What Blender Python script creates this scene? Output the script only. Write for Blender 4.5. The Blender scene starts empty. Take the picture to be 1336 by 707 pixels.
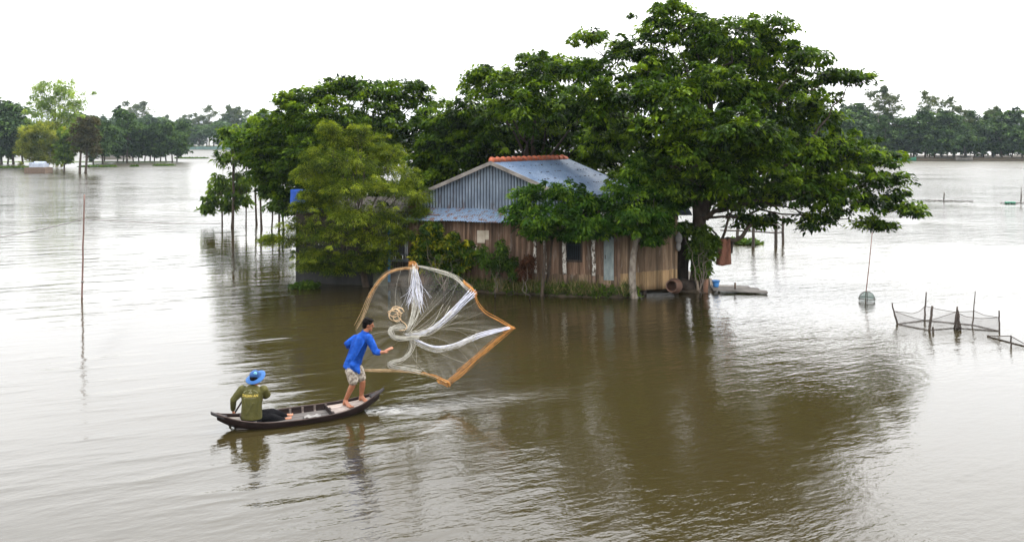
import bpy, math, random
import numpy as np
from mathutils import Vector, Matrix
from mathutils.bvhtree import BVHTree
rng = np.random.default_rng(7)
random.seed(7)
S = bpy.context.scene
C = S.collection
F = 1150.0; HOR = 176.0; CH = 5.0; CX = 668.0

def P(px, py, Y):
    """point of the place seen at photo pixel (px, py) at depth Y"""
    return Vector(((px - CX) / F * Y, Y, CH - (py - HOR) / F * Y))
def G(px, py, z=0.0):
    Y = (CH - z) * F / (py - HOR)
    return Vector(((px - CX) / F * Y, Y, z))
def PX(px, Y):
    return (px - CX) / F * Y

# ------------------------------------------------------------------ materials
class N:
    def __init__(s, name):
        s.m = bpy.data.materials.new(name); s.m.use_nodes = True
        s.t = s.m.node_tree; s.t.nodes.clear()
        s.out = s.t.nodes.new('ShaderNodeOutputMaterial')
    def n(s, typ, **kw):
        nd = s.t.nodes.new('ShaderNode' + typ)
        for k, v in kw.items():
            if hasattr(nd, k) and k not in nd.inputs: setattr(nd, k, v)
            else: nd.inputs[k].default_value = v
        return nd
    def l(s, a, b): s.t.links.new(a, b)
    def coord(s, scale=(1, 1, 1), rot=(0, 0, 0), out='Object'):
        c = s.n('TexCoord'); mp = s.n('Mapping'); mp.inputs['Scale'].default_value = scale; mp.inputs['Rotation'].default_value = rot
        s.l(c.outputs[out], mp.inputs['Vector']); return mp.outputs[0]
    def noise(s, vec, scale, detail=4, rough=.55):
        n_ = s.n('TexNoise'); n_.inputs['Scale'].default_value = scale; n_.inputs['Detail'].default_value = detail
        n_.inputs['Roughness'].default_value = rough
        if vec is not None: s.l(vec, n_.inputs['Vector'])
        return n_.outputs['Fac']
    def ramp(s, fac, stops):
        r = s.n('ValToRGB'); e = r.color_ramp.elements
        while len(e) < len(stops): e.new(.5)
        for i, (p, c) in enumerate(stops):
            e[i].position = p; e[i].color = (*c, 1) if len(c) == 3 else c
        s.l(fac, r.inputs[0]); return r.outputs[0]
    def mix(s, fac, a, b, blend='MIX'):
        m = s.n('Mix', data_type='RGBA', blend_type=blend)
        for sock, v in ((m.inputs[0], fac), (m.inputs[6], a), (m.inputs[7], b)):
            if isinstance(v, (int, float)): sock.default_value = v
            elif isinstance(v, tuple): sock.default_value = (*v, 1)
            else: s.l(v, sock)
        return m.outputs[2]
    def math(s, op, a, b=None, c=None):
        m = s.n('Math', operation=op)
        for i, v in enumerate((a, b, c)):
            if v is None: continue
            if isinstance(v, (int, float)): m.inputs[i].default_value = v
            else: s.l(v, m.inputs[i])
        return m.outputs[0]
    def pr(s, color, rough=.6, spec=.4, bump=None, bd=.01, metal=0):
        p = s.n('BsdfPrincipled')
        if isinstance(color, tuple): p.inputs['Base Color'].default_value = (*color, 1)
        else: s.l(color, p.inputs['Base Color'])
        if isinstance(rough, (int, float)): p.inputs['Roughness'].default_value = rough
        else: s.l(rough, p.inputs['Roughness'])
        p.inputs['Specular IOR Level'].default_value = spec; p.inputs['Metallic'].default_value = metal
        if bump is not None:
            b = s.n('Bump'); b.inputs['Distance'].default_value = bd; s.l(bump, b.inputs['Height']); s.l(b.outputs[0], p.inputs['Normal'])
        return p.outputs[0]
    def end(s, sh): s.l(sh, s.out.inputs['Surface']); return s.m

def basic(name, c1, c2, scale=6, rough=.7, stretch=(1, 1, 1), bd=.006, island=0.0, spec=.3):
    n = N(name); v = n.coord(stretch); f = n.noise(v, scale, 5)
    col = n.ramp(f, [(.3, c1), (.7, c2)])
    if island:
        g = n.n('NewGeometry'); r = n.math('MULTIPLY_ADD', g.outputs['Random Per Island'], 2 * island, 1 - island)
        col = n.mix(1.0, col, r, 'MULTIPLY')
    return n.end(n.pr(col, rough, spec, f, bd))

def leaf_mat(name, dark, mid, light, trans=.35, rough=.5):
    n = N(name)
    a = n.n('Attribute', attribute_name='tint'); g = n.n('NewGeometry')
    t = n.math('ADD', a.outputs['Fac'], n.math('MULTIPLY_ADD', g.outputs['Random Per Island'], .24, -.12))
    col = n.ramp(t, [(.15, dark), (.5, mid), (.95, light)])
    p = n.pr(col, .6, .06)
    tr = n.n('BsdfTranslucent'); n.l(n.mix(1.0, col, (1.5, 1.45, .7), 'MULTIPLY'), tr.inputs['Color'])
    m = n.n('MixShader'); m.inputs[0].default_value = trans
    n.l(p, m.inputs[1]); n.l(tr.outputs[0], m.inputs[2])
    return n.end(m.outputs[0])

L_BIG = leaf_mat('leaf_big_tree', (.003, .009, .001), (.026, .058, .003), (.14, .215, .009))
L_MID = leaf_mat('leaf_mid_tree', (.003, .009, .001), (.025, .056, .003), (.13, .20, .009))
L_FEATHER = leaf_mat('leaf_feathery', (.007, .015, .0015), (.042, .070, .006), (.21, .255, .02), .4)
L_SMALL = leaf_mat('leaf_small_tree', (.006, .022, .002), (.027, .070, .006), (.125, .205, .014))
L_BUSH = leaf_mat('leaf_bush', (.008, .021, .003), (.034, .066, .005), (.32, .30, .015))
L_SAP = leaf_mat('leaf_sapling', (.014, .032, .005), (.052, .095, .010), (.15, .22, .02))
L_FAR = leaf_mat('leaf_far', (.008, .020, .006), (.032, .066, .018), (.085, .14, .034), .25)
L_FARB = leaf_mat('leaf_far_pale', (.03, .045, .02), (.06, .08, .035), (.11, .13, .05), .3)
L_BAMBOO = leaf_mat('leaf_bamboo', (.05, .09, .012), (.12, .19, .025), (.26, .34, .06), .4)
L_BAMBOO2 = leaf_mat('leaf_bamboo_clump', (.05, .07, .010), (.15, .175, .025), (.30, .31, .05), .4)
L_BROWN = leaf_mat('leaf_brownish', (.022, .018, .010), (.045, .040, .018), (.08, .075, .03), .3)
L_WEED = leaf_mat('leaf_weed', (.018, .04, .006), (.045, .085, .012), (.10, .15, .025), .35)
L_GRASS = leaf_mat('blade_grass', (.04, .06, .015), (.10, .10, .035), (.24, .19, .09), .3)
L_RED = leaf_mat('leaf_reddish', (.03, .012, .008), (.06, .025, .015), (.10, .05, .02), .3)

BARK = basic('bark', (.022, .016, .011), (.075, .055, .04), 9, .9, (1, 1, .35), .02)
BARK_PALE = basic('bark_pale', (.07, .055, .04), (.30, .27, .22), 5, .9, (1, 1, .5), .01)
TWIG = basic('twig', (.06, .045, .03), (.16, .12, .08), 9, .9)

def wood_boards(name, c1, c2, c3, pale=0.0):
    n = N(name); v = n.coord((9, 9, .7)); f = n.noise(v, 2.2, 6, .65)
    col = n.ramp(f, [(.25, c1), (.5, c2), (.8, c3)])
    g = n.n('NewGeometry'); r = n.math('MULTIPLY_ADD', g.outputs['Random Per Island'], 1.0, .5)
    col = n.mix(1.0, col, r, 'MULTIPLY')
    if pale:
        f2 = n.noise(n.coord((3, 3, .6)), 1.7, 5, .7)
        k = n.ramp(f2, [(.58, (0, 0, 0)), (.72, (1, 1, 1))])
        col = n.mix(n.math('MULTIPLY', k, pale), col, (.42, .38, .33))
    g2 = n.n('NewGeometry'); sz = n.n('SeparateXYZ'); n.l(g2.outputs['Position'], sz.inputs[0])      # flood mark left on the lowest boards
    mk = n.math('ADD', sz.outputs[2], n.math('MULTIPLY', n.math('SUBTRACT', n.noise(n.coord((2, 2, .3)), 2.0, 4), .5), .5))
    col = n.mix(1.0, col, n.ramp(mk, [(.12, (.30, .27, .24)), (.34, (1, 1, 1))]), 'MULTIPLY')
    return n.end(n.pr(col, .85, .2, f, .01))
WALLWOOD = wood_boards('weathered_boards', (.060, .034, .021), (.130, .080, .052), (.22, .15, .105), .4)
WALLWOOD2 = wood_boards('pale_boards', (.07, .045, .028), (.14, .095, .06), (.22, .16, .105), .4)
SKIRTWOOD = wood_boards('new_boards', (.14, .085, .042), (.235, .155, .08), (.33, .235, .13))
DARKWOOD = basic('dark_wood', (.02, .015, .012), (.06, .045, .035), 7, .85, (1, 1, .4))
POSTWOOD = basic('post_wood', (.07, .045, .03), (.18, .12, .085), 6, .85, (1, 1, .3), .01)
GREYWOOD = basic('grey_wood', (.09, .08, .07), (.22, .20, .18), 6, .85, (.4, 1, 1), .01)
def peeling():
    n = N('peeling_white'); v = n.coord((1, 1, .6)); f = n.noise(v, 14, 5, .7)
    col = n.ramp(f, [(.44, (.07, .05, .035)), (.52, (.5, .47, .42)), (.8, (.72, .70, .66))])
    return n.end(n.pr(col, .85, .2, f, .01))
PEEL = peeling()
def metal_sheet(name, base, base2, rust, amt, grooves=False):
    n = N(name); v = n.coord((1, 1, 1)); f = n.noise(v, 1.6, 6, .6); f2 = n.noise(n.coord((2.5, 2.5, .7)), 1.8, 6, .68)
    col = n.ramp(f, [(.3, base), (.7, base2)])
    k = n.ramp(f2, [(amt, (0, 0, 0)), (amt + .09, (1, 1, 1))])
    f3 = n.noise(n.coord((12, 12, .6)), 3, 4, .6)
    col = n.mix(n.math('MULTIPLY', k, .85), col, rust)
    col = n.mix(.5, col, n.ramp(f3, [(.3, (.2, .2, .2)), (.65, (1.1, 1.1, 1.1))]), 'MULTIPLY')
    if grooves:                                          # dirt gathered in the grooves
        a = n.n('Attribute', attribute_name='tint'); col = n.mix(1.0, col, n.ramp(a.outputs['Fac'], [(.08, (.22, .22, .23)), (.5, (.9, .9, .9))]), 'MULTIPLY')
    return n.end(n.pr(col, .6, .22, f3, .003))
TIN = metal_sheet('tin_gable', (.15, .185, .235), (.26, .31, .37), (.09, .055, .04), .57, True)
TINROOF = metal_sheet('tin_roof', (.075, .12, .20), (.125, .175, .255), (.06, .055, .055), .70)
TINAWN = metal_sheet('tin_awning', (.10, .145, .215), (.16, .22, .30), (.11, .05, .025), .50)
RIDGE = basic('ridge_tile', (.20, .048, .022), (.34, .092, .042), 8, .7, island=.15)
MUD = basic('mud', (.03, .022, .014), (.07, .052, .034), 5, .8, bd=.03)
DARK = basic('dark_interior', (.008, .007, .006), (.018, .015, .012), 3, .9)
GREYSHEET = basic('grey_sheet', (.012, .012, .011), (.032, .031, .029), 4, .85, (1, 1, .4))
PALEPANEL = basic('pale_panel', (.05, .055, .035), (.10, .105, .07), 3, .8)
BLUEGREY = basic('blue_grey_door', (.10, .125, .125), (.22, .25, .24), 7, .7, (1, 1, .4))
BLUEPAINT = basic('blue_paint', (.02, .10, .20), (.03, .17, .30), 6, .5)
BLUETARP = basic('blue_tarp', (.003, .03, .19), (.007, .06, .31), 5, .7, bd=.02)
CLAY = basic('clay', (.065, .033, .022), (.115, .062, .04), 6, .65)
BLUEPLASTIC = basic('blue_plastic', (.05, .20, .55), (.10, .32, .68), 4, .4)
CLOTHBROWN = basic('brown_cloth', (.11, .045, .028), (.21, .095, .06), 9, .9, (3, 3, .7), .02)
GREYCLOTH = basic('grey_cloth', (.10, .095, .09), (.20, .19, .18), 6, .9)
SKIN = basic('skin', (.20, .075, .038), (.28, .115, .06), 10, .55, bd=.002)
HAIR = basic('hair', (.003, .0025, .0025), (.007, .006, .0055), 40, .8, (1, 1, .3), .01, spec=.05)
BLUESHIRT = basic('blue_shirt', (.004, .028, .17), (.016, .078, .36), 9, .9, bd=.06, spec=.06)
OLIVE = basic('olive_shirt', (.042, .040, .008), (.065, .060, .013), 5, .85, bd=.03)
TROUSER = basic('dark_trousers', (.004, .004, .005), (.010, .010, .011), 6, .95, bd=.02, spec=.03)
HATBLUE = basic('hat_blue', (.014, .06, .18), (.026, .10, .26), 8, .8)
HATTOP = basic('hat_crown_dark', (.01, .04, .12), (.02, .07, .20), 8, .8)
HATBADGE = basic('hat_patch', (.10, .30, .38), (.20, .45, .50), 10, .8)
YELLOW = basic('yellow_print', (.38, .28, .05), (.50, .39, .09), 20, .7)
PALEPRINT = basic('pale_print', (.20, .20, .11), (.28, .27, .16), 20, .7)
def check_shorts():
    n = N('patterned_shorts'); v = n.coord((1, 1, 1))
    f = n.noise(v, 22, 3, .6)
    col = n.ramp(f, [(.38, (.09, .07, .055)), (.48, (.21, .18, .145)), (.62, (.32, .285, .24))])
    return n.end(n.pr(col, .85, .2, n.noise(v, 7, 3), .02))
SHORTS = check_shorts()
BOATWOOD = basic('boat_wood', (.007, .004, .0035), (.020, .0115, .010), 5, .7, (.4, 3, 3), .006, spec=.12)
BOATEDGE = basic('boat_edge', (.030, .020, .018), (.075, .055, .048), 6, .75, (.4, 3, 3), spec=.08)
DECKWOOD = basic('deck_wood', (.14, .105, .088), (.29, .245, .215), 5, .6, (.5, 4, 4), .005)
RIBWOOD = basic('rib_wood', (.075, .058, .05), (.15, .12, .105), 6, .6)
FLOORWOOD = basic('floor_wood', (.022, .018, .016), (.075, .065, .06), 6, .7, (.4, 3, 3))
BOWCAP = basic('bow_wood', (.030, .027, .028), (.060, .054, .054), 6, .75, (.4, 3, 3), spec=.1)
ORANGE = basic('net_orange', (.26, .10, .018), (.46, .22, .06), 14, .9, island=.4)
ORANGEPALE = basic('net_tan', (.30, .19, .09), (.50, .36, .21), 14, .9, island=.4)
CREAM = basic('net_cream', (.30, .285, .235), (.46, .44, .385), 14, .9, island=.4)
NETWHITE = basic('net_white', (.40, .41, .48), (.58, .59, .67), 14, .9, island=.4)
ROPE = basic('rope_tan', (.30, .20, .11), (.45, .33, .20), 30, .8)
LINE = basic('line_grey', (.14, .13, .12), (.22, .21, .20), 10, .8)
POLE = basic('pole_reddish', (.11, .06, .05), (.20, .13, .11), 8, .8, (1, 1, .4))
STAKE = basic('stake_dark', (.03, .024, .02), (.08, .062, .05), 8, .85, (1, 1, .4))
BRICK = basic('brick_pink', (.08, .055, .04), (.14, .10, .075), 6, .85)
WHITEWASH = basic('whitewash', (.22, .25, .30), (.33, .36, .42), 4, .7)
GREENPAINT = basic('green_paint', (.02, .11, .065), (.035, .16, .10), 4, .6)
TEALNET = basic('teal_net', (.06, .11, .10), (.11, .17, .155), 4, .8)

def net_mat(name, color, lo, hi, us, vs, thread=0.0, tu=0, tv=0):
    n = N(name); uv = n.n('UVMap'); mp = n.n('Mapping'); mp.inputs['Scale'].default_value = (us, vs, 1)
    n.l(uv.outputs[0], mp.inputs['Vector'])
    f = n.noise(mp.outputs[0], 1.0, 3, .6)
    r = n.n('MapRange'); r.inputs['From Min'].default_value = .35; r.inputs['From Max'].default_value = .75
    r.inputs['To Min'].default_value = lo; r.inputs['To Max'].default_value = hi; n.l(f, r.inputs['Value'])
    al = r.outputs[0]
    if thread:
        sep = n.n('SeparateXYZ'); n.l(uv.outputs[0], sep.inputs[0])
        a = n.math('LESS_THAN', n.math('FRACT', n.math('MULTIPLY', sep.outputs[0], tu)), .16)
        b = n.math('LESS_THAN', n.math('FRACT', n.math('MULTIPLY', sep.outputs[1], tv)), .16)
        al = n.math('ADD', al, n.math('MULTIPLY', n.math('MAXIMUM', a, b), thread))
    d = n.n('BsdfDiffuse'); d.inputs['Color'].default_value = (*color, 1)
    t = n.n('BsdfTransparent'); m = n.n('MixShader'); n.l(al, m.inputs[0]); n.l(t.outputs[0], m.inputs[1]); n.l(d.outputs[0], m.inputs[2])
    return n.end(m.outputs[0])
NETTING = net_mat('cast_net_mesh', (.62, .59, .53), .015, .10, 60, 2.0, .012, 90, 16)
PENNET = net_mat('pen_net_mesh', (.17, .15, .14), .16, .28, 6, 4, .10, 60, 10)
TRAPNET = net_mat('trap_net_mesh', (.06, .11, .09), .30, .45, 6, 4, .25, 24, 10)

# ------------------------------------------------------------------ mesh building
class MB:
    def __init__(s): s.v = []; s.f = []
    def add(s, vs, fs):
        o = len(s.v); s.v.extend([tuple(p) for p in vs]); s.f.extend([tuple(i + o for i in f) for f in fs])
    def box(s, c, size, rz=0, M=None):
        x, y, z = (d / 2 for d in size); R = Matrix.Rotation(rz, 3, 'Z') if M is None else M
        vs = [R @ Vector((a * x, b * y, d * z)) + Vector(c) for d in (-1, 1) for b in (-1, 1) for a in (-1, 1)]
        s.add(vs, [(0, 2, 3, 1), (4, 5, 7, 6), (0, 1, 5, 4), (2, 6, 7, 3), (0, 4, 6, 2), (1, 3, 7, 5)])
    def beam(s, a, b, w, h):
        a, b = Vector(a), Vector(b); d = b - a; L = d.length; d.normalize()
        up = Vector((0, 0, 1)) if abs(d.z) < .9 else Vector((0, 1, 0))
        sd = d.cross(up).normalized(); up = sd.cross(d)
        M = Matrix((d, sd, up)).transposed(); s.box((a + b) / 2, (L, w, h), M=M)
    def tube(s, pts, rad, n=8, caps=True):
        pts = [Vector(p) for p in pts]
        if isinstance(rad, (int, float)): rad = [rad] * len(pts)
        o = len(s.v); prev = None
        for i, p in enumerate(pts):
            d = (pts[min(i + 1, len(pts) - 1)] - pts[max(i - 1, 0)])
            if d.length < 1e-9: d = Vector((0, 0, 1))
            d.normalize()
            if prev is None:
                a = d.cross(Vector((0, 0, 1)) if abs(d.z) < .9 else Vector((1, 0, 0))).normalized()
            else:
                a = (prev - d * prev.dot(d)).normalized()
            prev = a; b = d.cross(a)
            for k in range(n):
                t = 2 * math.pi * k / n
                s.v.append(tuple(p + (a * math.cos(t) + b * math.sin(t)) * rad[i]))
        for i in range(len(pts) - 1):
            for k in range(n):
                k2 = (k + 1) % n
                s.f.append((o + i * n + k, o + i * n + k2, o + (i + 1) * n + k2, o + (i + 1) * n + k))
        if caps:
            s.f.append(tuple(o + k for k in range(n))[::-1]); s.f.append(tuple(o + (len(pts) - 1) * n + k for k in range(n)))
    def limb(s, pts, rad, n=12):
        """tapered tube with round ends"""
        pts = [Vector(p) for p in pts]; rad = list(rad)
        d0 = (pts[0] - pts[1]).normalized(); d1 = (pts[-1] - pts[-2]).normalized()
        hp = [pts[0] + d0 * rad[0] * math.sin(a) for a in (1.45, 1.0, .5)]; hr = [rad[0] * math.cos(a) for a in (1.45, 1.0, .5)]
        tp = [pts[-1] + d1 * rad[-1] * math.sin(a) for a in (.5, 1.0, 1.45)]; tr = [rad[-1] * math.cos(a) for a in (.5, 1.0, 1.45)]
        s.tube(hp + pts + tp, hr + rad + tr, n)
    def ell(s, c, r, R=None, nu=16, nv=10):
        c = Vector(c); o = len(s.v); R = R or Matrix.Identity(3)
        for j in range(1, nv):
            ph = math.pi * j / nv
            for i in range(nu):
                th = 2 * math.pi * i / nu
                s.v.append(tuple(c + R @ Vector((r[0] * math.sin(ph) * math.cos(th), r[1] * math.sin(ph) * math.sin(th), r[2] * math.cos(ph)))))
        top = len(s.v); s.v.append(tuple(c + R @ Vector((0, 0, r[2])))); bot = len(s.v); s.v.append(tuple(c - R @ Vector((0, 0, r[2]))))
        for j in range(nv - 2):
            for i in range(nu):
                i2 = (i + 1) % nu
                s.f.append((o + j * nu + i, o + (j + 1) * nu + i, o + (j + 1) * nu + i2, o + j * nu + i2))
        for i in range(nu):
            i2 = (i + 1) % nu
            s.f.append((top, o + i, o + i2)); s.f.append((bot, o + (nv - 2) * nu + i2, o + (nv - 2) * nu + i))
    def loft(s, cs, rx, ry, side, n=18, caps=True):
        """elliptic rings at centres cs; side = list of unit vectors of the wide axis"""
        o = len(s.v); cs = [Vector(c) for c in cs]
        for i, c in enumerate(cs):
            d = (cs[min(i + 1, len(cs) - 1)] - cs[max(i - 1, 0)]).normalized()
            a = Vector(side[i] if isinstance(side, list) else side); a = (a - d * a.dot(d)).normalized(); b = d.cross(a)
            for k in range(n):
                t = 2 * math.pi * k / n; s.v.append(tuple(c + a * math.cos(t) * rx[i] + b * math.sin(t) * ry[i]))
        for i in range(len(cs) - 1):
            for k in range(n):
                k2 = (k + 1) % n; s.f.append((o + i * n + k, o + i * n + k2, o + (i + 1) * n + k2, o + (i + 1) * n + k))
        if caps:
            s.f.append(tuple(o + k for k in range(n))[::-1]); s.f.append(tuple(o + (len(cs) - 1) * n + k for k in range(n)))
    def sheet(s, grid, thick=0.0, nrm=None):
        """grid: rows of points -> surface (with thickness along nrm)"""
        R, K = len(grid), len(grid[0]); o = len(s.v)
        flat = [Vector(p) for row in grid for p in row]
        s.v.extend(tuple(p) for p in flat)
        for i in range(R - 1):
            for j in range(K - 1):
                a = o + i * K + j; s.f.append((a, a + 1, a + K + 1, a + K))
        if thick:
            d = Vector(nrm) * thick; o2 = len(s.v); s.v.extend(tuple(p - d) for p in flat)
            for i in range(R - 1):
                for j in range(K - 1):
                    a = o2 + i * K + j; s.f.append((a, a + K, a + K + 1, a + 1))
            ring = [j for j in range(K)] + [i * K + K - 1 for i in range(1, R)] + [(R - 1) * K + j for j in range(K - 2, -1, -1)] + [i * K for i in range(R - 2, 0, -1)]
            for q in range(len(ring)):
                a, b = ring[q], ring[(q + 1) % len(ring)]; s.f.append((o + a, o2 + a, o2 + b, o + b))
    def build(s, name, mat, parent=None, smooth=False, local=False):
        off = Vector((0, 0, 0))
        if parent is not None and not local:
            r = parent
            while r.parent: r = r.parent
            off = r.location
        me = bpy.data.meshes.new(name)
        me.from_pydata([(p[0] - off.x, p[1] - off.y, p[2] - off.z) for p in s.v], [], s.f)
        me.update()
        return link(name, me, mat, parent, smooth)

def link(name, me, mat, parent=None, smooth=False):
    o = bpy.data.objects.new(name, me); C.objects.link(o); o.parent = parent
    if mat: me.materials.append(mat)
    if smooth: me.polygons.foreach_set('use_smooth', [True] * len(me.polygons))
    return o
def tag(o, label=None, cat=None, group=None, kind=None):
    if label: o['label'] = label
    if cat: o['category'] = cat
    if group: o['group'] = group
    if kind: o['kind'] = kind
    return o
def thing(name, label, cat, loc=(0, 0, 0), rz=0, group=None):
    o = bpy.data.objects.new(name, None); C.objects.link(o); o.location = loc; o.rotation_euler = (0, 0, rz); o.empty_display_size = .2
    return tag(o, label, cat, group)
def copy_tree(o, parent=None):
    c = o.copy(); C.objects.link(c); c.parent = parent
    for ch in [x for x in KIDS.get(o.name, [])]: copy_tree(ch, c)
    return c
KIDS = {}
def kids(o, *ch): KIDS.setdefault(o.name, []).extend(ch)

def remesh(mb, name, mat, parent, voxel=.012, smooth_it=6, local=False):
    tmp = mb.build(name + '_tmp', None, parent, local=local)
    m = tmp.modifiers.new('r', 'REMESH'); m.mode = 'VOXEL'; m.voxel_size = voxel
    sm = tmp.modifiers.new('s', 'SMOOTH'); sm.iterations = smooth_it; sm.factor = .5
    dg = bpy.context.evaluated_depsgraph_get()
    me = bpy.data.meshes.new_from_object(tmp.evaluated_get(dg)); me.name = name
    old = tmp.data; bpy.data.objects.remove(tmp); bpy.data.meshes.remove(old)
    return link(name, me, mat, parent, True)

def bez(a, b, sag=0.0, n=8, jit=0.0, mid=None):
    a, b = Vector(a), Vector(b); m = mid if mid is not None else (a + b) / 2 + Vector((0, 0, sag)); out = []
    for i in range(n + 1):
        t = i / n; p = a * (1 - t) ** 2 + Vector(m) * 2 * t * (1 - t) + b * t * t
        if jit and 0 < i < n: p += Vector(rng.normal(0, jit, 3))
        out.append(p)
    return out

# ------------------------------------------------------------------ foliage
def unit(a): return a / np.maximum(np.linalg.norm(a, axis=-1, keepdims=True), 1e-9)
def leaf_mesh(name, mat, parent, cl, r, out, nleaf, L, W, flat=.55, droop=.45, tint=None, spread=.6, fold=.25, rag=.5, off=None, bend=.35):
    """leaves spread through clumps. cl (n,3) centres, r (n,) radii, out (n,3) outward direction"""
    n = len(cl); idx = np.repeat(np.arange(n), nleaf); m = len(idx)
    u = unit(rng.normal(size=(m, 3))); rad = rng.random(m) ** .45
    d = u * (rad * r[idx])[:, None]; d[:, 2] *= flat
    rho = np.hypot(d[:, 0], d[:, 1]) / r[idx]
    d[:, 2] -= bend * r[idx] * rho ** 2
    p = cl[idx] + d
    dr = unit(d * np.array([1, 1, .3]) + 1e-6) + spread * out[idx] + rng.normal(0, rag, (m, 3)); dr[:, 2] -= droop
    dr = unit(dr)
    nn = rng.normal(0, .5, (m, 3)); nn[:, 2] += 1.0
    sd = unit(np.cross(dr, nn)); nn = unit(np.cross(sd, dr))
    l = L * rng.uniform(.5, 1.45, m); w = W * rng.uniform(.7, 1.25, m) / 2
    base = p - dr * (l * .5)[:, None]
    midp = base + dr * (l * .45)[:, None] + nn * (w * fold)[:, None]
    v = np.empty((m, 4, 3))
    v[:, 0] = base; v[:, 1] = midp + sd * w[:, None]; v[:, 2] = p + dr * (l * .5)[:, None] - np.array([0, 0, 1]) * (l * .12)[:, None]; v[:, 3] = midp - sd * w[:, None]
    if tint is None: tint = rng.normal(.46, .13, n)
    tv = np.clip(tint[idx] + rng.normal(0, .08, m), 0, 1)
    return quads(name, mat, parent, v, tv, off)
def quads(name, mat, parent, v, tv=None, off=None):
    m = len(v)
    if parent is not None:
        r_ = parent
        while r_.parent: r_ = r_.parent
        v = v - np.array(r_.location)
    me = bpy.data.meshes.new(name)
    me.vertices.add(m * 4); me.vertices.foreach_set('co', v.reshape(-1).astype(np.float32))
    me.loops.add(m * 4); me.loops.foreach_set('vertex_index', np.arange(m * 4, dtype=np.int32))
    me.polygons.add(m); me.polygons.foreach_set('loop_start', np.arange(0, m * 4, 4, dtype=np.int32))
    me.update(calc_edges=True)
    if tv is not None:
        a = me.attributes.new('tint', 'FLOAT', 'FACE'); a.data.foreach_set('value', tv.astype(np.float32))
    me.validate()
    return link(name, me, mat, parent)

def lobe_clumps(lobes, per, rmin, rmax, up=.35, shell=.6, stray=.22):
    """lobes: list of (centre Vector, (rx, ry, rz), weight) -> clump arrays"""
    cl, rr, ou, li = [], [], [], []
    for k, (c, rad, w) in enumerate(lobes):
        n = max(2, int(per * w))
        u = unit(rng.normal(size=(n, 3)) + np.array([0, 0, up]))
        q = rng.uniform(shell, 1.0, n)[:, None]
        r_ = rng.uniform(rmin, rmax, n); st = rng.random(n) < stray; q[st] = rng.uniform(1.0, 1.32, st.sum())[:, None]; r_[st] *= .55
        cl.append(np.array(c) + u * q * np.array(rad)); ou.append(u); rr.append(r_); li.append(np.full(n, k))
    return np.concatenate(cl), np.concatenate(rr), np.concatenate(ou), np.concatenate(li)

def px_lobes(lst, Y0, depth=1.0):
    out = []
    for t in lst:
        px, py, rx, ry, dY = t[:5]; Y = Y0 + dY; k = Y / F
        ddy = t[5] if len(t) > 5 else max(rx * k * depth, .4)
        c = P(px, py, Y); out.append((c, (rx * k, ddy, ry * k), max(.25, rx * ry * k * k)))
    return out

def tree(name, label, cat, base, fork, lobes, tr, leafmat, per=12, clump=(.3, .5), nleaf=40, L=.16, W=.08, flat=.55, droop=.45,
         bark=BARK, group=None, limbs=None, limb_r=.07, twigs=.35, up=.35, shell=.6, trunk_pts=None, lean=.15, tint_mu=.46, tint_sd=.13, rag=.5, spread=.6, extra=None, bend=.35, dens=8, stems=None):
    base = Vector(base); fork = Vector(fork)
    root = thing(name, label, cat, base, group=group)
    mb = MB()
    tp = trunk_pts or bez(base - Vector((0, 0, .25)), fork, n=7, mid=(base + fork) / 2 + Vector((rng.normal(0, lean), rng.normal(0, lean), 0)))
    mb.tube(tp, [tr * (1.25 if i == 0 else 1 - .35 * i / (len(tp) - 1)) for i in range(len(tp))], 10)
    if extra: extra(mb)
    cl, rr, ou, li = lobe_clumps(lobes, per * dens, *clump, up=up, shell=shell)
    for k, (c, rad, w) in enumerate(lobes):
        c = Vector(c) - Vector((0, 0, rad[2] * .35))
        f0 = fork
        if stems: f0 = min((p for st_ in stems for p in st_), key=lambda p: (p - c).length + (2.5 * max(0, p.z - c.z + .3)))
        d = (c - f0).length
        mid = f0.lerp(c, .45) + Vector((rng.normal(0, .12 * d ** .5), rng.normal(0, .12 * d ** .5), .10 * d))
        pts = bez(f0, c, n=8, mid=mid, jit=.03 * d ** .5)
        r0 = limb_r * min(1.0, .55 + .06 * d)
        mb.tube(pts, [r0 * (1 - .72 * i / 8) for i in range(9)], 6)
        sel = np.where(li == k)[0]
        for q in sel:
            if rng.random() < twigs / dens * 1.6:
                s_ = pts[rng.integers(4, 9)]
                mb.tube(bez(s_, cl[q], n=3, jit=.04), [limb_r * .2, limb_r * .15, limb_r * .1, limb_r * .06], 4)
    o1 = mb.build('trunk', bark, root, True)
    tint = np.clip(rng.normal(tint_mu, tint_sd, len(cl)), .05, .98)
    o2 = leaf_mesh('crown', leafmat, root, cl, rr, ou, nleaf, L, W, flat, droop, tint, rag=rag, spread=spread, bend=bend)
    kids(root, o1, o2)
    return root

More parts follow.
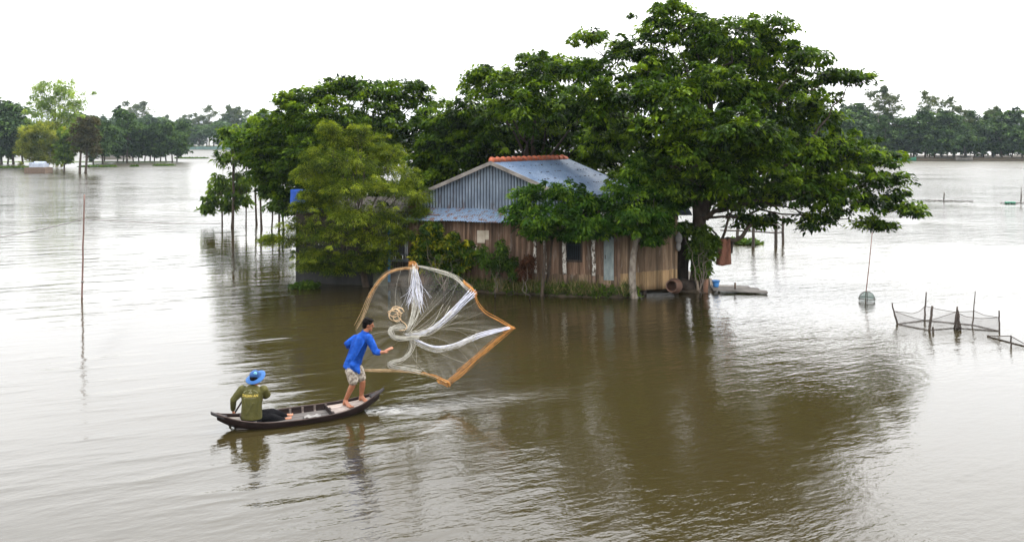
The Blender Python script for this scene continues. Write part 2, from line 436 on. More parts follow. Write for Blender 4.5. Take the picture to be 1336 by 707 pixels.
# ------------------------------------------------------------------ the setting: water, banks
def make_water():
    n = N('water')
    geo = n.n('NewGeometry'); pos = geo.outputs['Position']
    def mapped(scale, rot=0, loc=(0, 0, 0)):
        mp = n.n('Mapping', vector_type='TEXTURE'); mp.inputs['Scale'].default_value = tuple(1 / q for q in scale); mp.inputs['Rotation'].default_value = (0, 0, rot); mp.inputs['Location'].default_value = loc
        n.l(pos, mp.inputs['Vector']); return mp.outputs[0]
    fine = n.noise(mapped((4.2, 8.5, 1), math.radians(26)), 1.0, 3, .6)
    mid = n.noise(mapped((1.0, 2.4, 1), math.radians(34), (5, 3, 0)), 1.0, 2, .5)
    mid2 = n.noise(mapped((.6, 1.3, 1), math.radians(-12), (9, 1, 0)), 1.0, 2, .5)
    patch = n.noise(mapped((.09, .13, 1), .3), 1.0, 2, .5)
    amp = n.n('MapRange'); n.l(patch, amp.inputs['Value'])
    for k, v in (('From Min', .35), ('From Max', .65), ('To Min', .25), ('To Max', 1.3)): amp.inputs[k].default_value = v
    sep = n.n('SeparateXYZ'); n.l(pos, sep.inputs[0])
    far = n.n('MapRange'); n.l(sep.outputs[1], far.inputs['Value'])
    for k, v in (('From Min', 30), ('From Max', 160), ('To Min', 1.0), ('To Max', 4.5)): far.inputs[k].default_value = v
    side = n.n('MapRange'); n.l(sep.outputs[0], side.inputs['Value'])
    for k, v in (('From Min', -4.5), ('From Max', 1.0), ('To Min', .45), ('To Max', 1.0)): side.inputs[k].default_value = v
    swell = n.noise(mapped((.42, 1.9, 1), math.radians(22), (2, 7, 0)), 1.0, 2, .5)
    swell = n.math('MULTIPLY', n.math('POWER', swell, 4), n.math('SUBTRACT', 1.5, side.outputs[0]))
    h = n.math('ADD', n.math('MULTIPLY', n.math('ADD', n.math('MULTIPLY', fine, side.outputs[0]), n.math('MULTIPLY', swell, 4.5)), .014), n.math('MULTIPLY', n.math('ADD', n.math('MULTIPLY', mid, .017), n.math('MULTIPLY', mid2, .014)), side.outputs[0]))
    h = n.math('MULTIPLY', h, n.math('MULTIPLY', amp.outputs[0], far.outputs[0]))
    # wake left by the moving sampan: a band trailing from the bow, to the right and slightly away
    a = Vector((-2.55, 15.95)); hd = math.radians(20)
    dx = n.math('SUBTRACT', sep.outputs[0], a.x); dy = n.math('SUBTRACT', sep.outputs[1], a.y)
    u = n.math('ADD', n.math('MULTIPLY', dx, math.cos(hd)), n.math('MULTIPLY', dy, math.sin(hd)))
    v = n.math('SUBTRACT', n.math('MULTIPLY', dy, math.cos(hd)), n.math('MULTIPLY', dx, math.sin(hd)))
    width = n.math('MULTIPLY_ADD', u, .12, .28)
    across = n.math('SUBTRACT', 1.0, n.math('MINIMUM', 1.0, n.math('DIVIDE', n.math('ABSOLUTE', v), width)))
    along = n.math('MULTIPLY', n.math('GREATER_THAN', u, -.1), n.math('SUBTRACT', 1.0, n.math('MINIMUM', 1.0, n.math('DIVIDE', u, 4.2))))
    wake = n.math('MULTIPLY', across, along)
    wn = n.noise(mapped((3.5, 6, 1), .1), 1.0, 4, .6)
    h = n.math('ADD', h, n.math('MULTIPLY', n.math('MULTIPLY', wake, wn), .08))
    b = n.n('Bump'); b.inputs['Distance'].default_value = 1.0; b.inputs['Strength'].default_value = 1.0; n.l(h, b.inputs['Height'])
    fn = n.noise(mapped((5, 9, 1), .1), 1.0, 5, .65)
    foam_sheen = n.math('MULTIPLY', n.math('MULTIPLY', wake, 1.1), n.ramp(fn, [(.42, (0, 0, 0)), (.68, (1, 1, 1))]))
    near = n.math('SUBTRACT', 1.0, n.math('MINIMUM', 1.0, n.math('DIVIDE', u, 1.0)))
    foam_sheen = n.math('MULTIPLY', foam_sheen, n.math('MULTIPLY_ADD', near, 1.0, .25))  # white foam at the bow; pale tint farther back paints reflected sky
    mud = n.ramp(n.noise(mapped((.05, .08, 1)), 1.0, 2), [(.3, (.0185, .0142, .0050)), (.7, (.0225, .0174, .0064))])
    col = n.mix(n.math('MINIMUM', foam_sheen, .9), mud, (.55, .55, .53))
    p = n.n('BsdfPrincipled'); n.l(col, p.inputs['Base Color']); rg = n.n('MapRange'); n.l(sep.outputs[1], rg.inputs['Value'])
    for k_, v_ in (('From Min', 45), ('From Max', 190), ('To Min', .05), ('To Max', .42)): rg.inputs[k_].default_value = v_
    n.l(rg.outputs[0], p.inputs['Roughness']); p.inputs['IOR'].default_value = 1.42
    p.inputs['Specular IOR Level'].default_value = .5; n.l(b.outputs[0], p.inputs['Normal'])
    n.end(p.outputs[0])
    mb = MB(); R = 2500
    mb.add([(-R, -200, 0), (R, -200, 0), (R, R, 0), (-R, R, 0)], [(0, 1, 2, 3)])
    tag(mb.build('water', n.m), 'muddy floodwater reaching to the far banks', kind='structure')
make_water()

def polydist(px, py, poly):
    """signed distance (inside positive) of points to a polygon"""
    d = np.full(px.shape, 1e9); inside = np.zeros(px.shape, bool); n = len(poly)
    for i in range(n):
        (x1, y1), (x2, y2) = poly[i], poly[(i + 1) % n]
        ex, ey = x2 - x1, y2 - y1; t = np.clip(((px - x1) * ex + (py - y1) * ey) / (ex * ex + ey * ey), 0, 1)
        d = np.minimum(d, np.hypot(px - x1 - t * ex, py - y1 - t * ey))
        c = ((y1 > py) != (y2 > py)) & (px < (x2 - x1) * (py - y1) / (y2 - y1 + 1e-12) + x1); inside ^= c
    return np.where(inside, d, -d)
def wob(x, y): return .5 * np.sin(3.1 * x + 1.7 * y) + .3 * np.sin(7.3 * x - 4.1 * y + 1) + .2 * np.sin(15 * x + 11 * y)
def bank(name, label, poly, step, hmax, slope, mat=MUD):
    xs = [p[0] for p in poly]; ys = [p[1] for p in poly]
    gx = np.arange(min(xs) - 1, max(xs) + 1, step); gy = np.arange(min(ys) - 1, max(ys) + 1, step)
    X, Y = np.meshgrid(gx, gy); D = polydist(X, Y, poly) + .12 * wob(X, Y)
    Z = np.clip(D * slope, -.3, hmax) + .03 * hmax * wob(X * 3, Y * 3)
    mb = MB(); mb.sheet([[(X[i, j], Y[i, j], Z[i, j]) for j in range(X.shape[1])] for i in range(X.shape[0])])
    return tag(mb.build(name, mat, smooth=True), label, kind='structure')
bank('mud_bank', 'low mud bank under the wooden house', [(-7.2, 29.9), (-3.5, 29.1), (-1, 28.0), (1.2, 27.35), (3.1, 27.0), (3.7, 27.1), (4.2, 28.1), (5.4, 28.2), (5.9, 27.75), (6.5, 28.0), (7, 30), (6.2, 34), (-7, 35)], .12, .13, .5)
FARGRASS = basic('bank_grass', (.03, .05, .015), (.09, .11, .035), 2, .9)
bank('far_bank', 'low wooded bank across the water on the right', [(35, 171), (130, 171), (135, 200), (35, 200)], 1.2, .5, .35, MUD)
bank('far_bank', 'distant wooded shore on the left', [(-190, 300), (-30, 300), (-30, 345), (-190, 345)], 2.5, .8, .25, FARGRASS)
bank('flooded_bank', 'flooded strip of land under the left row of trees', [(-112, 158), (-62, 158), (-62, 164), (-112, 164)], .8, .12, .2, FARGRASS)

# ------------------------------------------------------------------ house
def boards(mb, A, B, z0, z1, w=.078, th=.022, jit=.03, zj=None, gap=.011, skip=None):
    A, B = Vector((*A, 0)), Vector((*B, 0)); d = B - A; L = d.length; d.normalize(); nr = Vector((d.y, -d.x, 0)); rz = math.atan2(d.y, d.x); t = 0
    while t < L - .02:
        ww = min(w * rng.uniform(.8, 1.25), L - t); c = t + ww / 2
        za = z0 if not callable(z0) else z0(c / L); zb = z1 if not callable(z1) else z1(c / L)
        a, b = za + rng.uniform(-jit, jit) * .6, zb + rng.uniform(-jit, jit)
        segs = [(a, b)]
        if skip:
            for (s0, s1, q0, q1) in skip:
                if s0 - ww / 2 < c < s1 + ww / 2: segs = [(a, q0), (q1, b)]
        for (a_, b_) in segs:
            p = A + d * c + nr * rng.uniform(-.006, .016)
            mb.box((p.x, p.y, (a_ + b_) / 2), (ww - gap, th, b_ - a_), rz)
        t += ww
    return rz

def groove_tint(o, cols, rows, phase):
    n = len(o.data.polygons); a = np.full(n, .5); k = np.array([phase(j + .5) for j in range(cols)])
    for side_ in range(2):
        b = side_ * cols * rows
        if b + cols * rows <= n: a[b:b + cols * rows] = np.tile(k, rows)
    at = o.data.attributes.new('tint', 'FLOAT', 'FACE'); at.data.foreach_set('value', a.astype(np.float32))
def corrug(mb, p00, p01, p10, p11, period=.085, amp=.013, nv=2, outline=None):
    """corrugated sheet: p00->p01 runs across the corrugations at one end, p10->p11 at the other"""
    p00, p01, p10, p11 = map(Vector, (p00, p01, p10, p11)); Lw = max((p01 - p00).length, (p11 - p10).length)
    nrm = (p01 - p00).cross(p10 - p00).normalized(); cols = int(Lw / period * 6); rows = []
    for i in range(nv + 1):
        t = i / nv; row = []
        for j in range(cols + 1):
            s = j / cols; p = (p00.lerp(p01, s)).lerp(p10.lerp(p11, s), t)
            row.append(p + nrm * amp * math.sin(2 * math.pi * s * Lw / period))
        rows.append(row)
    mb.sheet(rows, .004, nrm)

HL = Vector((-3.4, 29.0, 0)); HC = Vector((3.31, 27.4, 0)); HR = Vector((5.2, 27.8, 0))
house = thing('stilt_house', 'wooden plank house with grey tin gable and orange ridge tiles, standing in the flood', 'house', (0, 29.5, 0))
APEX = Vector((-.58, 28.9, 4.10)); RFAR = Vector((1.96, 33.0, 4.08))
gd = Vector((math.cos(math.radians(15)), -math.sin(math.radians(15)), 0))
EL = APEX - gd * 2.55; EL.z = 3.02; ER = APEX + gd * 2.5; ER.z = 3.05
FL = RFAR - gd * 2.55; FL.z = 3.0; FR = RFAR + gd * 2.5; FR.z = 3.03
def tup(v): return (v.x, v.y)
# front wall with window hole
dF = (HC - HL); LF = dF.length; dFn = dF.normalized(); nF = Vector((dFn.y, -dFn.x, 0))
def sF(px):                                            # distance along the front wall seen at photo column px
    k = (px - CX) / F
    return (k * HL.y - HL.x) / (dFn.x - k * dFn.y)
wz0, wz1 = 1.06, 2.0
w0, w1 = sF(740), sF(757.5)
mb = MB(); boards(mb, tup(HL), tup(HC), .10, 2.27, skip=[(w0, w1, wz0, wz1)])
inner = [HL - nF * .05, HC - nF * .05]
for (a, b, z0, z1) in ((0, w0 - .06, 0.02, 2.26), (w1 + .06, LF, .02, 2.26), (w0 - .06, w1 + .06, .02, wz0 - .06), (w0 - .06, w1 + .06, wz1 + .06, 2.26)):
    c = HL + dFn * (a + b) / 2 - nF * .045; mb.box((c.x, c.y, (z0 + z1) / 2), (b - a, .012, z1 - z0), math.atan2(dFn.y, dFn.x))
front = mb.build('front_wall', WALLWOOD, house)
mb = MB(); boards(mb, tup(HC + Vector((.02, 0, 0))), tup(HR), lambda t: .52 + .05 * t, lambda t: 2.45, w=.072)
d2 = (HR - HC).normalized(); c = (HC + HR) / 2 + Vector((d2.y, -d2.x, 0)) * -.045; mb.box((c.x, c.y, 1.3), ((HR - HC).length, .012, 2.3), math.atan2(d2.y, d2.x))
HB = Vector((5.9, 31.5, 0)); boards(mb, tup(HR), tup(HB), .3, 2.5)
mb.build('annex_wall', WALLWOOD2, house)
mb = MB(); n2 = Vector((d2.y, -d2.x, 0)); boards(mb, tup(HC + n2 * .03), tup(HR + n2 * .03), lambda t: .12 + .07 * t, lambda t: .68 + .10 * t, w=.075, jit=.015)
mb.build('skirt_boards', SKIRTWOOD, house)
mb = MB(); boards(mb, tup(HL + dFn * sF(690) + nF * .03), tup(HC + nF * .03), .10, .62, w=.085, jit=.03)
mb.build('skirt_boards', WALLWOOD2, house)
# back and inner walls, floor
mb = MB(); BLk = Vector((-1.0, 33.3, 0)); boards(mb, tup(HB), tup(BLk), .1, 2.9); boards(mb, tup(BLk), tup(HL), .1, 2.9)
mb.build('rear_wall', WALLWOOD, house)
# window: frame, bars, no shutter, added dark sheet for the room's shade
wc = HL + dFn * (w0 + w1) / 2; rzF = math.atan2(dFn.y, dFn.x)
mb = MB()
for s_ in (w0 - .03, w1 + .03):
    p = HL + dFn * s_ + nF * .02; mb.box((p.x, p.y, (wz0 + wz1) / 2), (.05, .06, wz1 - wz0 + .11), rzF)
for z in (wz0 - .03, wz1 + .03):
    p = wc + nF * .02; mb.box((p.x, p.y, z), (w1 - w0 + .005, .06, .05), rzF)
win = mb.build('window', DARKWOOD, house)
mb = MB()
for k in range(7):
    p = HL + dFn * (w0 + (w1 - w0) * (k + .5) / 7); mb.tube([(p.x, p.y, wz0), (p.x, p.y, wz1)], .012, 6)
p = wc; mb.box((p.x, p.y, (wz0 + wz1) / 2), (w1 - w0, .016, .025), rzF)
mb.build('window_bars', basic('dark_bars', (.006, .012, .018), (.012, .024, .034), 6, .6), win)
# blue-grey door sheet
s0, s1 = sF(788), sF(801); mb = MB(); p = HL + dFn * (s0 + s1) / 2 + nF * .045
mb.box((p.x, p.y, 1.16), (s1 - s0, .03, 1.36), rzF); p2 = p + nF * .022
mb.box((p2.x, p2.y, 1.8), (s1 - s0 - .06, .014, .06), rzF); mb.box((p2.x, p2.y, .62), (s1 - s0 - .06, .014, .06), rzF)
dr = mb.build('door', BLUEGREY, house)
mbw = MB(); pw = wc - nF * .3; mbw.box((pw.x, pw.y, 1.5), (1.4, .02, 2.2), rzF); mbw.build('added_dark_backing', DARK, house)  # dark sheet added behind the window so the opening looks black
mb = MB(); q = HL + dFn * (s0 + .05) + nF * .075; mb.box((q.x, q.y, 1.2), (.02, .03, .12), rzF); mb.build('handle', DARKWOOD, dr)
# pale patch boards, hanging scraps
mb = MB(); p = HL + dFn * sF(628) + nF * .04; mb.box((p.x, p.y, 1.72), (.26, .02, .40), rzF); p = HL + dFn * sF(636) + nF * .05; mb.box((p.x, p.y, 1.78), (.12, .02, .3), rzF)
p = HL + dFn * sF(621) + nF * .045; mb.box((p.x, p.y, 1.22), (.10, .02, .45), rzF + .05)
mb.build('patch_board', basic('patch_pale', (.30, .25, .19), (.45, .40, .32), 5, .8), house)
# posts with peeling white bark
for px, rad in ((699, .05), (712, .05), (737, .065), (774.5, .06)):
    p = HL + dFn * sF(px) + nF * .14
    mb = MB(); mb.tube(bez((p.x + .02, p.y, .62), (p.x, p.y, 2.3), n=6, jit=.012), rad, 9); up_ = mb.build('post', PEEL, house, True)
    mb = MB(); mb.tube(bez((p.x, p.y, -.1), (p.x + .02, p.y, .62), n=4, jit=.01), rad * 1.15, 9); mb.build('post_foot', POSTWOOD, up_, True)
mb = MB(); p = HC + Vector((0, -.02, 0)); mb.box((p.x, p.y, 1.25), (.09, .09, 2.4), .1); mb.build('corner_post', POSTWOOD, house)
for q in (HC.lerp(HR, .45), HR, Vector((5.4, 29.2, 0)), HC + Vector((.3, 1.2, 0))):
    mb = MB(); mb.tube([(q.x, q.y + .12, -.3), (q.x, q.y + .12, .3)], .07, 8); mb.build('stilt', DARKWOOD, house, True)
# gable in corrugated tin
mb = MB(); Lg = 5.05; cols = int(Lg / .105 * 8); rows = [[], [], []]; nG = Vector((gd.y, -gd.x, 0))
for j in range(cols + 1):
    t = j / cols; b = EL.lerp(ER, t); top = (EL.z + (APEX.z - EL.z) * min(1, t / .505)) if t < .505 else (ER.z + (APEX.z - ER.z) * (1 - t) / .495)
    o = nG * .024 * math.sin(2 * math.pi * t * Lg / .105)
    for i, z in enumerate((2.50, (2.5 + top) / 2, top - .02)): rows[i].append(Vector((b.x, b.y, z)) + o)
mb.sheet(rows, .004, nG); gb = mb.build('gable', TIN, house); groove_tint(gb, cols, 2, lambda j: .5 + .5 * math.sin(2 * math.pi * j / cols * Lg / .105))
# main roof
mb = MB(); ov = -(RFAR - APEX).normalized() * .22
corrug(mb, APEX + ov + Vector((0, 0, .03)), RFAR - ov + Vector((0, 0, .03)), ER + ov + gd * .2 - Vector((0, 0, .06)), FR - ov + gd * .2 - Vector((0, 0, .06)), .1, .012, 3)
corrug(mb, RFAR - ov + Vector((0, 0, .03)), APEX + ov + Vector((0, 0, .03)), FL - ov - gd * .2 - Vector((0, 0, .06)), EL + ov - gd * .2 - Vector((0, 0, .06)), .1, .012, 3)
nf0 = len(mb.f)
for k in range(70):                                      # nail heads over the slope
    u_, v_ = rng.random(), (rng.integers(1, 5) + rng.normal(0, .04)) / 5.2
    p = APEX.lerp(RFAR, u_).lerp(ER.lerp(FR, u_), v_) + Vector((0, 0, .055)); mb.box(p, (.03, .03, .02), .5)
roof = mb.build('roof', TINROOF, house); roof.data.materials.append(DARKWOOD)
for p_ in list(roof.data.polygons)[nf0:]: p_.material_index = 1
mb = MB(); ddir = (RFAR - APEX).normalized(); Lr = (RFAR - APEX).length
for k in range(15):
    a = APEX + ov * .8 + ddir * k * (Lr + .3) / 15; b = a + ddir * ((Lr + .3) / 15 + .07); m_ = a.lerp(b, .12)
    z = Vector((0, 0, .03)); mb.tube([a + z * 2.2, m_ + z * 2.0, b + z * .6], [.118, .108, .078], 10)
mb.build('ridge_tiles', RIDGE, roof, True)
mb = MB()
for a, b in ((APEX, EL), (APEX, ER)):
    o = ov * 1.02; e = (b - a).normalized() * .3
    mb.beam(a + o + Vector((0, 0, -.02)), b + o + e + Vector((0, 0, -.03)), .035, .12)
mb.build('bargeboard', GREYWOOD, house)
# front awning
mb = MB(); aw = [EL + Vector((-.05, 0, 0)), ER]
T0 = Vector((EL.x - .1, EL.y, 2.56)); T1 = Vector((ER.x, ER.y, 2.56)); f0 = nG * .95
B0 = T0 + f0 + Vector((-.1, 0, -.33)); B1 = T1 + f0 + Vector((.1, 0, -.33))
for k in range(5):                                       # separate overlapping sheets
    a, b = k / 5, (k + 1.06) / 5; z = Vector((0, 0, .012 * (k % 2))); w_ = nG * rng.uniform(-.05, .08)
    corrug(mb, T0.lerp(T1, a) + z, T0.lerp(T1, min(b, 1.03)) + z, B0.lerp(B1, a) + z + w_, B0.lerp(B1, min(b, 1.03)) + z + w_, .085, .013, 2)
mb.build('awning', TINAWN, house)
mb = MB(); a0 = T0.lerp(B0, .5).lerp(T1.lerp(B1, .5), .0); mb.beam(T0.lerp(B0, .62) + Vector((0, 0, .03)), T0.lerp(B0, .62).lerp(T1.lerp(B1, .62), .2) + Vector((0, 0, .03)), .07, .02)
mb.build('awning_batten', basic('rusty_batten', (.09, .045, .03), (.17, .10, .07), 6, .8), house)
# annex roof, over the right hand room
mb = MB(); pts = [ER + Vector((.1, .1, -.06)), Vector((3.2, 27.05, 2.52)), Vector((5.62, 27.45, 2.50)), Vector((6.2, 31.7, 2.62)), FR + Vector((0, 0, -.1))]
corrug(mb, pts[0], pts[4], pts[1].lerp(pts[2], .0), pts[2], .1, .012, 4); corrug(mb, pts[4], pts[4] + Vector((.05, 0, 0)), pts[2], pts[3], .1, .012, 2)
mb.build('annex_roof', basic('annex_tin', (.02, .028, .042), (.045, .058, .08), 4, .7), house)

# open shed on the left of the house
shed = thing('lean_to_shed', 'low dark shed with grey sheet wall and barred doorway, left end of the wooden house', 'shed', (-5.5, 29.6, 0))
SL = Vector((-7.25, 29.75, 0)); SR = Vector((-3.47, 29.08, 0)); dS = (SR - SL).normalized(); rzS = math.atan2(dS.y, dS.x)
def sS(px):
    k = (px - CX) / F; return (k * SL.y - SL.x) / (dS.x - k * dS.y)
def seg(mb, p0, p1, z0, z1, th=.03, o=0):
    a, b = sS(p0), sS(p1); p = SL + dS * (a + b) / 2 + Vector((dS.y, -dS.x, 0)) * o; mb.box((p.x, p.y, (z0 + z1) / 2), (b - a, th, z1 - z0), rzS)
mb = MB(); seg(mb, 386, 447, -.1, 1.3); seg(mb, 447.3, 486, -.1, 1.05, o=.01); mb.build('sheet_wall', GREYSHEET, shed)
mb = MB(); seg(mb, 487, 506, -.1, 2.2); mb.build('panel', PALEPANEL, shed)
mb = MB(); p = SL + dS * sS(508) + Vector((0, -.05, 0)); mb.box((p.x, p.y, 1.1), (.07, .07, 1.9), rzS); mb.build('door_post', BLUEPAINT, shed)
mb = MB()
for k in range(10):
    p = SL + dS * (sS(511) + (sS(533) - sS(511)) * k / 9); mb.tube([(p.x, p.y, 1.05), (p.x, p.y, 2.4)], .013, 5)
for z in (1.05, 1.75, 2.4): seg(mb, 510, 534, z - .02, z + .02, .03, .003)
seg(mb, 510, 534, .82, .9, .05, .03)
mb.build('barred_gate', basic('grey_bars', (.06, .07, .075), (.13, .14, .15), 6, .6), shed)
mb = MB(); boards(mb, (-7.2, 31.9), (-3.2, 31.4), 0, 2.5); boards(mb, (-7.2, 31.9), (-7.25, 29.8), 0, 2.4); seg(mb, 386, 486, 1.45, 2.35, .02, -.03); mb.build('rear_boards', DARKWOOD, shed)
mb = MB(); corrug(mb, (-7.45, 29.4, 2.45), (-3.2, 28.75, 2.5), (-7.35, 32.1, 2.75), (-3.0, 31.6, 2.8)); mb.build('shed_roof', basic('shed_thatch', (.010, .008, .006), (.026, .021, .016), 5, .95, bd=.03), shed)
for px in (387, 447, 486):
    mb = MB(); p = SL + dS * sS(px); mb.tube([(p.x, p.y + .06, -.3), (p.x, p.y + .06, 2.42)], .045, 8); mb.build('post', DARKWOOD, shed, True)
mb = MB(); gr = []
for i in range(9):
    row = []
    for j in range(17):
        t = j / 16; row.append((-7.36 + 1.5 * t, 29.25 - .30 * t + .03 * math.sin(9 * t + i), 3.18 - .09 * i * (1 + .06 * math.sin(5 * t)) + .02 * math.sin(7 * t)))
    gr.append(row)
mb.sheet(gr, .006, (0, -1, 0)); tag(mb.build('tarp', BLUETARP, smooth=True), 'bright blue tarpaulin hung over the left edge of the low shed', 'tarpaulin')

# ------------------------------------------------------------------ trees round the house
big = [(880, 38, 52, 26, 1), (940, 45, 58, 28, -.5), (1000, 70, 58, 30, .5), (1052, 72, 36, 16, -1), (1085, 100, 22, 9, 0, .6), (1115, 100, 20, 7, 0, .5),
       (832, 80, 60, 32, 0), (785, 128, 52, 32, -1), (860, 130, 55, 30, -2), (930, 115, 62, 30, -1.5), (1000, 135, 58, 30, -.5), (1058, 148, 52, 24, 1),
       (1040, 195, 70, 28, 0), (1105, 200, 52, 26, .5), (1148, 240, 38, 22, 0), (1180, 272, 20, 9, -.5, .7), (1100, 258, 55, 22, -.5), (1040, 245, 62, 26, -1),
       (985, 205, 52, 26, -1.5), (962, 262, 44, 20, 0), (862, 185, 55, 26, -.5), (798, 178, 46, 26, .5), (905, 225, 40, 26, 1.5), (1135, 292, 28, 7, 0, .6),
       (1072, 288, 36, 9, -.5, .8), (985, 288, 32, 8, .3, .8), (930, 80, 60, 30, 2.5), (1010, 110, 60, 34, 2.5), (870, 110, 60, 34, 2.5), (872, 245, 40, 24, -1.2), (870, 205, 44, 30, 2.2), (880, 250, 40, 26, 2.5), (850, 235, 40, 28, 3), (935, 240, 45, 22, -2), (905, 200, 40, 22, -2.5), (955, 225, 45, 22, -2.4), (890, 160, 50, 24, -2.5), (985, 180, 45, 24, -2.6), (1060, 220, 60, 34, 3),
       (960, 170, 60, 24, -3), (1020, 250, 50, 20, 2.5), (880, 10, 22, 7, .5, .8), (1000, 34, 40, 12, 0, 1.2), (770, 90, 26, 12, 0, 1), (765, 48, 26, 8, .3, .7), (1150, 205, 22, 12, 1, .8)]
BT = G(914, 379); fork = P(914, 262, 28.4)
BIGST = []
def bigstems(mb):
    for (a, m, b, r0, r1) in (((912, 282, 28.4), (900, 225, 28.3), (906, 120, 28.6), .20, .08), ((917, 280, 28.4), (930, 215, 28.2), (926, 110, 28.2), .20, .08),
                              ((924, 195, 28.2), (950, 168, 27.9), (992, 158, 27.6), .085, .04), ((918, 270, 28.4), (960, 235, 28.0), (1030, 215, 28.2), .11, .05),
                              ((910, 255, 28.4), (880, 220, 28.6), (840, 170, 28.9), .11, .05), ((916, 285, 28.4), (940, 270, 28.0), (990, 262, 27.8), .10, .04)):
        pts = bez(P(*a), P(*b), n=10, mid=P(*m), jit=.03); BIGST.append(pts); mb.tube(pts, [r0 + (r1 - r0) * i / 10 for i in range(11)], 8)
    # bent low limb and cut stump beside the trunk
    mb.tube([P(922, 340, 28.3), P(936, 318, 28.2), P(950, 312, 28.1), P(958, 314, 28.1), P(968, 309, 28.05), (P(974, 300, 28.05)), P(980, 293, 28.05)], [.10, .09, .085, .075, .07, .055, .04], 8)
    mb.tube([P(936, 320, 28.2), P(934, 305, 28.2), P(926, 298, 28.3)], [.05, .04, .025], 7)
    mb.tube([P(941, 314, 28.2), P(946, 302, 28.2), P(950, 285, 28.2), P(958, 270, 28.3)], [.05, .045, .035, .025], 7)
    for dx in (-.22, .18, .05):
        mb.tube(bez(BT + Vector((dx * 1.3, dx * .4, -.2)), P(914 + dx * 40, 320, 28.4), n=5, jit=.03), [.10, .085, .07, .06, .05, .04], 7)
tree('spreading_tree', 'largest tree, wide spreading crown of layered dark leaves, beside the right end of the house', 'tree', BT, fork, px_lobes(big, 28.4, .85), .30, L_BIG,
     per=9, clump=(.26, .52), nleaf=46, L=.17, W=.085, limb_r=.055, extra=bigstems, stems=BIGST, flat=.42, twigs=.5, rag=.55, tint_sd=.2, shell=.35)

mid_l = [(610, 150, 45, 26, 0.9), (650, 112, 48, 26, -1.7), (700, 98, 45, 22, -2.2), (745, 95, 40, 22, -1.2), (690, 140, 60, 30, -3.2), (625, 195, 50, 30, 0.9), (580, 190, 35, 30, 0.9), (760, 140, 45, 30, -2.2),
         (640, 165, 60, 32, 0.9), (720, 175, 60, 32, 0.9), (780, 190, 45, 30, 0.9), (600, 230, 50, 28, 0.9), (670, 195, 60, 24, 0.9), (560, 225, 35, 28, 0.9), (630, 92, 14, 7, -2.2, 0.6), (700, 76, 20, 7, -1.9, 0.7), (790, 220, 40, 22, 0.9), (690, 225, 70, 20, 0.9), (745, 215, 50, 20, 0.9), (810, 160, 40, 26, 1), (600, 255, 45, 26, 1.5), (660, 240, 55, 30, 1.5), (740, 240, 60, 34, 1.8), (800, 250, 50, 30, 1.8), (590, 170, 40, 26, 1.5), (700, 160, 70, 36, 2)]
tree('leafy_tree', 'dense dark green tree rising right behind the tin gable roof', 'tree', G(690, 339), P(695, 235, 35), px_lobes(mid_l, 34.5, .9), .24, L_MID,
     per=7, clump=(.32, .6), nleaf=46, L=.19, W=.095, limb_r=.08, flat=.42, shell=.35, tint_sd=.2)
left_l = [(400, 135, 34, 18, 0), (440, 122, 44, 18, .5), (495, 120, 42, 16, 0), (540, 130, 34, 16, .5), (380, 165, 40, 24, 0), (430, 155, 50, 24, -1), (495, 155, 50, 24, -1), (550, 165, 36, 26, 0),
          (365, 205, 36, 26, 0), (410, 200, 45, 28, -1), (560, 205, 34, 30, -.5), (500, 200, 50, 26, -.5), (370, 240, 34, 22, .5), (400, 250, 36, 24, 0), (345, 180, 24, 14, 0), (375, 130, 14, 7, 0, .6), (535, 112, 16, 6, 0, .6), (455, 107, 16, 5, 0, .6), (560, 245, 30, 24, 0), (450, 240, 50, 24, 0), (332, 196, 22, 14, .5), (346, 222, 22, 16, .5), (318, 182, 18, 9, .8), (352, 200, 24, 16, 0), (400, 265, 40, 26, 1.5), (470, 255, 55, 34, 1.5), (540, 265, 45, 34, 1.5), (430, 180, 60, 30, 2)]
def leftstems(mb):
    for px in (405, 437, 520): mb.tube(bez(G(px, 328, -.2), P(px + 8, 200, 38), n=6, jit=.05), [.12, .11, .10, .09, .08, .07, .06], 7)
tree('leafy_tree', 'broad green tree behind the feathery tree, left of the gable', 'tree', G(470, 328), P(462, 230, 38), px_lobes(left_l, 38, .9), .22, L_MID,
     per=6.5, clump=(.34, .62), nleaf=46, L=.20, W=.10, limb_r=.075, extra=leftstems, flat=.42, shell=.35, tint_mu=.5, tint_sd=.2)
# feathery tree in front of the shed
fl = [(440, 182, 22, 14, 0), (478, 185, 28, 14, .3), (505, 198, 22, 12, .2), (415, 208, 26, 16, 0), (455, 210, 34, 18, -.8), (500, 215, 32, 18, .2), (535, 232, 18, 12, .1), (420, 238, 28, 16, -.3), (462, 245, 40, 18, -1.2), (512, 248, 34, 18, -.5),
      (545, 258, 18, 12, 0), (425, 268, 22, 14, -.2), (455, 278, 40, 18, -1.3), (505, 282, 36, 16, -.8), (395, 296, 26, 12, -.3), (375, 312, 22, 9, -.2), (432, 305, 36, 16, -1.0), (480, 312, 38, 16, -.8), (520, 305, 20, 12, -.3), (410, 330, 28, 9, -.4), (450, 335, 34, 9, -.6), (495, 330, 26, 9, -.3),
      (430, 166, 14, 8, 0), (470, 168, 14, 6, .2), (352, 312, 12, 5, 0, .4), (398, 225, 14, 10, 0), (414, 262, 11, 7, -.3), (400, 253, 10, 4, -.4), (391, 268, 9, 4, -.4), (430, 250, 16, 12, -.3), (404, 346, 20, 5, -.4, .5), (440, 350, 24, 5, -.5), (485, 345, 22, 6, -.4), (548, 280, 12, 8, 0)]
